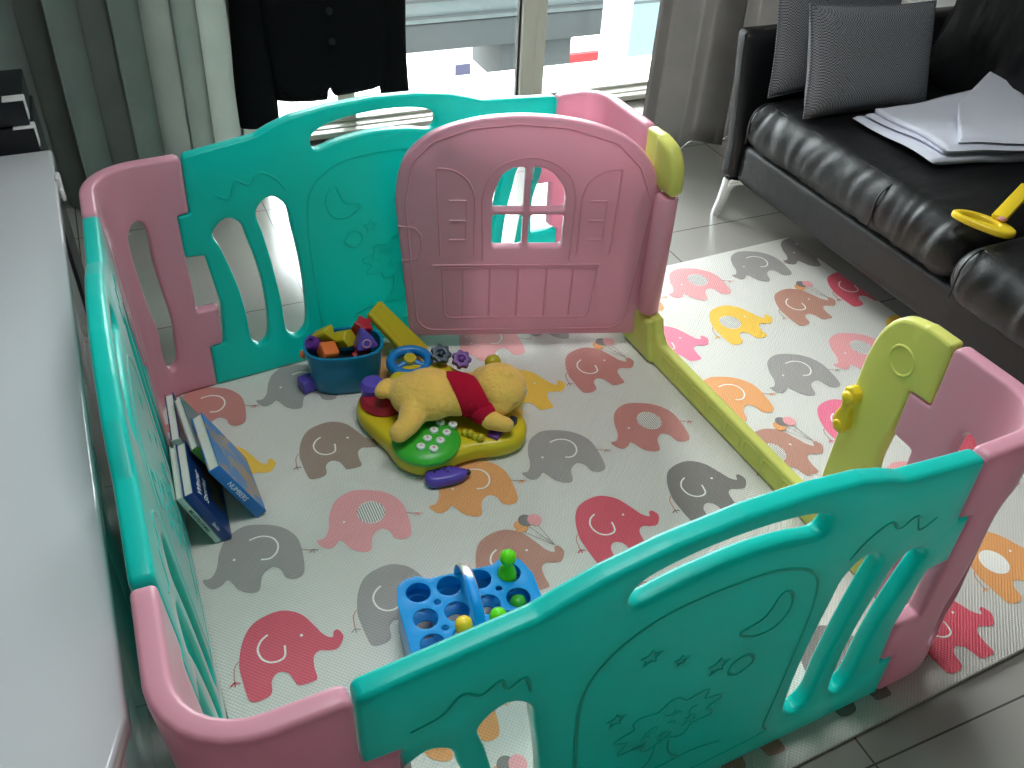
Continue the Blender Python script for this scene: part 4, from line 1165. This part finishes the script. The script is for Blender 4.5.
part('gear', gear(.755, 1.135, .083, .026, .5), DPURP, lab='violet toothed gear')
part('lever', lambda bm: (add_tube(bm, [L_(.775, 1.06, .05), L_(.795, 1.07, .09), L_(.806, 1.062, .108)], .004, 8)), CHROME)
part('lever_ball', lambda bm: add_ball(bm, L_(.812, 1.062, .114), (.021, .018, .018)), OLIVE)
def yknob(bm):
    for q in range(4): add_ball(bm, L_(.672 + q * .009, .893 - q * .011, .058 + .004 * (q % 2)), .010, seg=12)
part('figure_knob', yknob, OLIVE, lab='small olive yellow knob cluster')
part('diamond_key', lambda bm: add_box(bm, (0, 0, 0), (.030, .030, .012), M=Matrix.Translation(L_(.738, .865, .056)) @ Matrix.Rotation(radians(40), 4, 'Z'), bev=.003), DPURP, lab='dark violet diamond key')
part('side_key', lambda bm: add_box(bm, (0, 0, 0), (.034, .018, .020), M=Matrix.Translation(L_(.788, .883, .062)) @ Matrix.Rotation(radians(35), 4, 'Z'), bev=.003), TEALD, lab='dark blue key')
part('red_lamp', lambda bm: add_ball(bm, L_(.852, 1.035, .058), .011), RED, lab='small red lamp')

# plush toy lying face down over it
pl = empty('plush_toy', (.665, .98, .06)); tag(pl, 'soft yellow plush toy with a crimson band lying on the activity toy', 'plush toy')
po = Vector(pl.location)
W = lambda x, y, z: Vector((x, y, z)) - po
def plbody(bm):
    add_ball(bm, W(.616, .990, .120), (.080, .078, .056)); add_ball(bm, W(.585, 1.002, .117), (.062, .066, .050))
    add_ball(bm, W(.675, .968, .118), (.055, .062, .046)); add_ball(bm, W(.718, .960, .112), (.04, .052, .036))
    capsule_chain(bm, [W(.570, .955, .115), W(.540, .915, .109), (W(.512, .900, .103))], [.038, .027, .024])
    capsule_chain(bm, [W(.565, 1.04, .110), W(.530, 1.055, .116), W(.512, 1.035, .122)], [.030, .022, .019])
    capsule_chain(bm, [W(.722, .925, .105), W(.730, .880, .092), W(.765, .858, .084)], [.026, .024, .019])
    capsule_chain(bm, [W(.725, 1.0, .105), W(.745, 1.045, .086)], [.026, .022])
organic('body', plbody, PLUSHM, pl, .005, 8)
def plhead(bm):
    add_ball(bm, W(.786, .955, .122), (.066, .073, .052)); add_ball(bm, W(.770, .905, .108), (.034, .026, .026)); add_ball(bm, W(.765, 1.0, .115), (.04, .035, .035))
    for a in range(10):
        t = a / 9 * 4.5; add_ball(bm, W(.797 + .010 * cos(t + 1), .945 + .013 * sin(t + 1), .169 + .002), .0065, seg=10)
organic('head', plhead, PLUSHM, pl, .004, 4)
def shirt(bm):
    # sleeve-less band wrapping the chest: swept elliptical ring
    secs = []
    for k, (x, ry, rz, zc, yc) in enumerate(((.668, .064, .049, .118, .972), (.680, .069, .053, .118, .968), (.705, .070, .052, .116, .962), (.728, .068, .046, .113, .955), (.740, .060, .040, .112, .953))):
        secs.append([bm.verts.new(W(x + .010 * sin(a) * -1, yc + ry * cos(a), max(.072, zc + rz * sin(a)))) for a in [2 * pi * q / 36 for q in range(36)]])
    for A, B in zip(secs, secs[1:]):
        for k in range(36): bm.faces.new((A[k], A[(k + 1) % 36], B[(k + 1) % 36], B[k]))
    add_ball(bm, W(.722, .905, .100), (.034, .034, .030), seg=18)
bm = bmesh.new(); shirt(bm); from_bm('band', bm, REDF, pl)['label'] = 'crimson felt band'

# purple receiver lying in front
rc = empty('toy_receiver', (.594, .812, .001), radians(-8)); tag(rc, 'violet toy phone receiver with dark holes lying before the yellow toy', 'toy')
bm = bmesh.new()
slab(bm, spline([(-.048, -.012), (-.046, .012), (-.022, .024), (.015, .022), (.040, .010), (.052, .0), (.040, -.016), (.010, -.024), (-.030, -.024)], 5), [], .030, .011, xyfn(), grid=.015, step=.01, nz=.0155); fix_normals(bm)
from_bm('body', bm, PURP, rc, angle=60)
for q, (x, y) in enumerate(((-.026, .004), (-.014, .010), (-.002, .006), (.002, .014), (.016, .012), (.004, -.002))):
    bm = bmesh.new(); add_lathe(bm, [(0, .0300), (.0032, .0300), (.0032, .0314), (0, .0312)], (x, y, 0), 10); from_bm('sound_hole', bm, DARKP, rc)
bm = bmesh.new(); add_ball(bm, (.052, 0, .016), .008); from_bm('end_knob', bm, DARKP, rc)

# ------------------------------------------------------------------ blue carrier with skittles
cr = empty('skittle_carrier', (.495, .395, .0005), radians(-6)); tag(cr, 'bright blue plastic carrier tray with round holes and arched handle', 'toy carrier')
bm = bmesh.new()
xs = [-.092, -.031, .031, .092]; ys = [.060, -.003, -.062]
out = fillet([(-.134, -.105), (.134, -.105), (.138, .045), (.125, .085), (.110, .098), (.085, .100), (.066, .088), (-.066, .088), (-.085, .100), (-.110, .098), (-.128, .085), (-.136, .045)], .012, 4)
holes = [ellipse(x, y, .0235, .0235, 22) for x in xs for y in ys] + [ellipse(x, y, .0065, n=10) for x in (-.0615, .0615) for y in (.028, -.033)]
slab(bm, out, holes, .0045, .0015, xyfn(), grid=.03, step=.015, nz=.086); fix_normals(bm)
from_bm('top_plate', bm, SKY, cr, angle=40)
bm = bmesh.new()
o1 = [(a, b) for a, b in resample(out, .012)]
if area(o1) < 0: o1 = o1[::-1]
i1 = offset_in(o1, .0025)
def ringv(l, z, s): return [bm.verts.new((a * s, b * s, z)) for a, b in l]
R1 = [ringv(o1, 0, 1.0), ringv(o1, .0845, .985), ringv(i1, .0845, .985), ringv(i1, 0, 1.0)]
for A, B in zip(R1, R1[1:] + R1[:1]):
    for k in range(len(o1)): bm.faces.new((A[k], A[(k + 1) % len(o1)], B[(k + 1) % len(o1)], B[k]))
fix_normals(bm); from_bm('side_wall', bm, SKY, cr, angle=40)
bm = bmesh.new()
holes2 = [ellipse(x, y, .0215, n=18) for x in xs for y in ys]
slab(bm, [(a * .95, b * .95) for a, b in out], holes2, .004, .001, xyfn(), grid=.03, step=.015, nz=.052); fix_normals(bm)
from_bm('lower_plate', bm, SKY, cr, angle=40)
bm = bmesh.new()
arch = [(-0.004, .088 * cos(a), .086 + .078 * sin(a)) for a in [pi * k / 20 for k in range(21)]]
arch = [(x, y * 1.0, z) for x, y, z in arch]
add_tube(bm, arch, .0100, 12, squash=(.26, 1.0)); from_bm('handle', bm, SKY, cr, angle=50)
def skittle(x, y, z, m, lab, lean=(0, 0)):
    bm = bmesh.new()
    add_lathe(bm, [(0, 0), (.018, 0), (.0205, .004), (.0200, .020), (.016, .034), (.010, .046), (.008, .050), (.009, .053), (.0145, .058), (.0168, .067), (.0150, .077), (.009, .083), (0, .085)], seg=28)
    o = from_bm('skittle', bm, m); M = Matrix.Translation(cr.location) @ Matrix.Rotation(radians(-6), 4, 'Z')
    o.matrix_world = M @ Matrix.Translation((x, y, z)) @ Matrix.Rotation(lean[0], 4, 'X') @ Matrix.Rotation(lean[1], 4, 'Y')
    tag(o, lab, 'skittle', 'peg skittles in the carrier')
skittle(xs[3] - .004, ys[0], .066, LGREEN, 'lime green peg standing in the back right hole of the carrier')
skittle(xs[2], ys[2] - .003, .062, LGREEN, 'lime green peg half hidden behind the near panel')
skittle(xs[1] - .004, ys[2] - .004, .062, YEL, 'yellow peg half hidden behind the near panel')
skittle(xs[3], ys[1], .0015, GREEN, 'dark green peg sunk deep in a right hole of the carrier')

# ------------------------------------------------------------------ books
def mat_cover(name, base, spots, scale=14, thr=.55):
    m, nt, b = principled(name); N, L = nt.nodes, nt.links
    b.inputs['Roughness'].default_value = .3
    tc = N.new('ShaderNodeTexCoord'); nz = N.new('ShaderNodeTexNoise'); nz.inputs['Scale'].default_value = scale; nz.inputs['Detail'].default_value = 2
    L.new(tc.outputs['Object'], nz.inputs['Vector'])
    cr_ = N.new('ShaderNodeValToRGB'); cr_.color_ramp.interpolation = 'EASE'
    cr_.color_ramp.elements[0].position = thr; cr_.color_ramp.elements[0].color = srgb(*base)
    cr_.color_ramp.elements[1].position = thr + .06; cr_.color_ramp.elements[1].color = srgb(*spots)
    L.new(nz.outputs['Fac'], cr_.inputs[0]); L.new(cr_.outputs[0], b.inputs['Base Color']); return m
NAVY = mat_cover('navy_cover', (22, 58, 120), (120, 100, 60), 10, .60)
NAVYS = mat('navy_spine', (24, 66, 135), .3, noise_amt=.1)
BLUEC = mat_cover('blue_picture_cover', (30, 120, 190), (150, 130, 120), 16, .48)
BLUES = mat('bright_blue_spine', (20, 120, 200), .3, noise_amt=.05)
PALES = mat('pale_green_spine', (190, 210, 200), .4, noise_amt=.05)
GRNC = mat_cover('green_grey_cover', (120, 130, 140), (90, 150, 60), 12, .55)
GRNS = mat('green_spine', (70, 130, 50), .4, noise_amt=.1)
INK = mat('dark_ink', (30, 40, 60), .5)
WINK = mat('white_ink', (235, 240, 245), .5)
def book(b0, lean, H_, D_, T_, cov, spine, lab, yaw=0.0, text=None, tcol=None, tsize=.012, ct=.0022, cover_text=None, tpos=0.5):
    """b0: bottom left point of the spine, spine faces the viewer (-Y); lean = angle from vertical towards -X"""
    e = empty('book', b0); e.rotation_euler = (0, -lean, yaw)
    tag(e, lab, 'book', 'books leaning on the left panel')
    bm = bmesh.new()
    for x in (ct / 2, T_ - ct / 2): add_box(bm, (x, D_ / 2, H_ / 2), (ct, D_, H_), bev=.0006, seg=1)
    from_bm('cover', bm, cov, e, angle=30)
    bm = bmesh.new(); add_box(bm, (T_ / 2, -.0005, H_ / 2), (T_, .003, H_), bev=.0012, seg=2); from_bm('spine', bm, spine, e, angle=30)
    bm = bmesh.new(); add_box(bm, (T_ / 2, D_ / 2 - .001, H_ / 2), (T_ - 2 * ct - .0004, D_ - .006, H_ - .007)); from_bm('pages', bm, PAPER, e, smooth=False)
    if text:
        M = Matrix.Translation((T_ / 2, -.0024, H_ * tpos)) @ Matrix.Rotation(pi / 2, 4, 'X') @ Matrix.Rotation(-pi / 2, 4, 'Z')
        text_mesh('spine_title', text, tsize, M, tcol, e)
    if cover_text:
        for k, s_ in enumerate(cover_text):
            M = Matrix.Translation((T_ + .0004, D_ * .35 , H_ * (.8 - .17 * k))) @ Matrix.Rotation(pi / 2, 4, 'Z') @ Matrix.Rotation(pi / 2, 4, 'X')
            text_mesh('cover_title', s_, .026, M, WINK, e)
    return e
book((.070, .812, .001), radians(19.5), .160, .165, .0125, PALES, PALES, 'pale green-spined book leaning on the left panel, beside the thick navy book', yaw=radians(-2), text='BIG LITTLE STORIES', tcol=INK, tsize=.009)
book((.0845, .812, .001), radians(19.5), .162, .165, .022, NAVY, NAVYS, 'thick navy book with white lettering, leaning on the left panel', yaw=radians(-2), text='Stories', tcol=WINK, tsize=.010, cover_text=['Winter', 'Stories'], tpos=.3)
book((.164, .855, .001), radians(24), .186, .185, .026, BLUEC, BLUES, 'bright blue picture book leaning furthest out from the left panel', yaw=radians(3), text='NUMBERS', tcol=WINK, tsize=.016, tpos=.52)
book((.1375, .938, .001), radians(24), .182, .185, .018, GRNC, GRNS, 'grey book with a green spine leaning behind the bright blue book', yaw=radians(4))
book((.052, 1.000, .001), radians(9), .150, .165, .020, NAVY, PALES, 'navy book with pale pages standing at the far end by the pink corner', yaw=radians(-2))

# ------------------------------------------------------------------ world outside the window
def obox(name, c, s, m, lab, cat, bev=0, rotz=0.0):
    bm = bmesh.new(); add_box(bm, (0, 0, 0), s, bev=bev); o = from_bm(name, bm, m, smooth=False); o.location = c; o.rotation_euler[2] = rotz
    return tag(o, lab, cat) if lab else o
GZ = -9.6
bm = bmesh.new(); add_box(bm, (15, 43, GZ - .25), (110, 78, .5)); struct(from_bm('ground_outside', bm, STREET, smooth=False))
via = empty('elevated_viaduct', (8, 16.8, GZ)); tag(via, 'grey concrete elevated viaduct crossing outside the window', 'viaduct')
def vpart(name, c, s, m, lab=None):
    bm = bmesh.new(); add_box(bm, (c[0] - 8, c[1] - 16.8, c[2] - GZ), s, bev=.04); o = from_bm(name, bm, m, via, angle=30)
    if lab: o['label'] = lab
vpart('girder', (8, 16.9, -4.15), (44, 1.8, .52), CONC)
vpart('parapet', (8, 16.05, -3.35), (44, .14, 1.05), CONC2, 'pale ribbed parapet')
for z in (-3.75, -3.45, -3.1):
    vpart('pipe_rail', (8, 15.96, z), (44, .05, .035), CONC)
vpart('pier_head', (8.2, 17.0, -4.85), (1.6, 1.6, .9), CONC)
vpart('pier', (8.5, 17.2, -7.0), (1.3, 1.3, 4.0), CONC)
bd = empty('shop_building', (14.6, 25.5, GZ)); tag(bd, 'low shop building with a red fascia seen beneath the viaduct', 'building')
def bpart(name, c, s, m):
    bm = bmesh.new(); add_box(bm, (c[0] - 14.6, c[1] - 25.5, c[2] - GZ), s); from_bm(name, bm, m, bd, smooth=False)
bpart('shopfront', (15.2, 25.6, -9.0), (5.0, 1.0, 1.2), SHOPD)
bpart('fascia', (15.2, 25.0, -8.30), (5.0, .3, .42), SHOPR)
bpart('roof', (15.2, 27.0, -8.02), (5.2, 4.0, .14), BWHITE)
for k in range(6): bpart('shop_window', (13.4 + k * .7, 25.08, -8.85), (.42, .04, .35), BGLASS)
ps = empty('street_poster', (8.9, 22.0, GZ)); tag(ps, 'white street hoarding with violet and amber poster patches', 'poster')
for c, s, m, nm in (((8.7, 22.0, -7.6), (2.4, .1, 2.8), BWHITE, 'board'), ((8.80, 21.93, -7.15), (.42, .04, .42), POSTG, 'picture'), ((8.75, 21.93, -7.65), (.45, .04, .28), POSTY, 'amber_patch'), ((8.86, 21.93, -7.95), (.42, .04, .24), POSTP, 'violet_patch')):
    bm = bmesh.new(); add_box(bm, (c[0] - 8.9, c[1] - 22.0, c[2] - GZ), s); from_bm(nm, bm, m, ps, smooth=False)
tw = empty('tower_block', (7.2, 10.0, GZ)); tag(tw, 'pale clad neighbouring building edge at the right of the window view', 'building')
def tpart(name, c, s, m):
    bm = bmesh.new(); add_box(bm, (c[0] - 7.2, c[1] - 10, c[2] - GZ), s, bev=.01); from_bm(name, bm, m, tw, angle=30)
tpart('white_pier', (6.20, 9.75, -3.0), (.27, .3, 12), BWHITE)
tpart('cladding', (7.83, 9.85, -3.0), (3.0, .3, 12), BGLASS)
for z in (-6, -4.6, -3.2, -1.8): tpart('joint', (7.83, 9.695, z), (3.0, .012, .03), CONC2)
tpart('ledge', (7.6, 9.6, -3.05), (3.0, .06, .05), SHOPR)

# ------------------------------------------------------------------ light
SKY_A, SKY_B, SKY_C = 11.0, 7.0, 1.3
FILL_POWER = 11.8
w = D.worlds.new('sky'); SC.world = w; w.use_nodes = True
N, L = w.node_tree.nodes, w.node_tree.links
bg = N['Background']
# bright hazy sky: broad glow around a high veiled sun beyond the window, dimmer on the side behind the flat
tc = N.new('ShaderNodeTexCoord'); nv = N.new('ShaderNodeVectorMath'); nv.operation = 'NORMALIZE'; L.new(tc.outputs['Generated'], nv.inputs[0])
dt = N.new('ShaderNodeVectorMath'); dt.operation = 'DOT_PRODUCT'; dt.inputs[1].default_value = Vector((0.25, 0.62, 0.75)).normalized(); L.new(nv.outputs[0], dt.inputs[0])
def mth(op, a, b):
    n = N.new('ShaderNodeMath'); n.operation = op
    for k, v in enumerate((a, b)):
        if isinstance(v, (int, float)): n.inputs[k].default_value = v
        else: L.new(v, n.inputs[k])
    return n.outputs[0]
m0 = mth('MAXIMUM', dt.outputs['Value'], 0.0)
glow = mth('ADD', mth('MULTIPLY', mth('POWER', m0, 2.0), SKY_A), mth('MULTIPLY', mth('POWER', m0, 14.0), SKY_B))
glow = mth('ADD', glow, SKY_C)
bg.inputs['Color'].default_value = (0.98, 0.985, 1.0, 1); L.new(glow, bg.inputs['Strength'])
pd = D.lights.new('window_portal', 'AREA'); pd.shape = 'RECTANGLE'; pd.size = WX1 - WX0 + .1; pd.size_y = WZ1 - WZ0 + .1
pd.cycles.is_portal = True
po_ = D.objects.new('window_portal', pd); COL.objects.link(po_); po_.location = ((WX0 + WX1) / 2, WY + .22, (WZ0 + WZ1) / 2); po_.rotation_euler = (-pi / 2, 0, 0)

cl = empty('added_fill_light', (.75, .60, 2.60)); tag(cl, 'added fill light, a flat unseen panel above the playpen', 'added fill light')  # added out of view to brighten the inside of the playpen
bm = bmesh.new(); add_box(bm, (0, 0, -.02), (1.06, .66, .04), bev=.008); from_bm('fill_housing', bm, WHITEP, cl, angle=30)
bm = bmesh.new(); add_box(bm, (0, 0, -.042), (1.0, .60, .006), bev=.002); from_bm('fill_diffuser', bm, WHITEP, cl, angle=30)
ld = D.lights.new('added_fill_lamp', 'AREA'); ld.shape = 'RECTANGLE'; ld.size = 1.0; ld.size_y = .6; ld.energy = FILL_POWER; ld.color = (.93, .98, 1.0)  # emitter of the added fill panel
lo = D.objects.new('added_fill_lamp', ld); COL.objects.link(lo); lo.location = (.75, .60, 2.545)

SC.view_settings.view_transform = 'Standard'; SC.view_settings.look = 'None'; SC.view_settings.gamma = 1.0
SC.view_settings.use_curve_mapping = False; SC.view_settings.exposure = 1.2
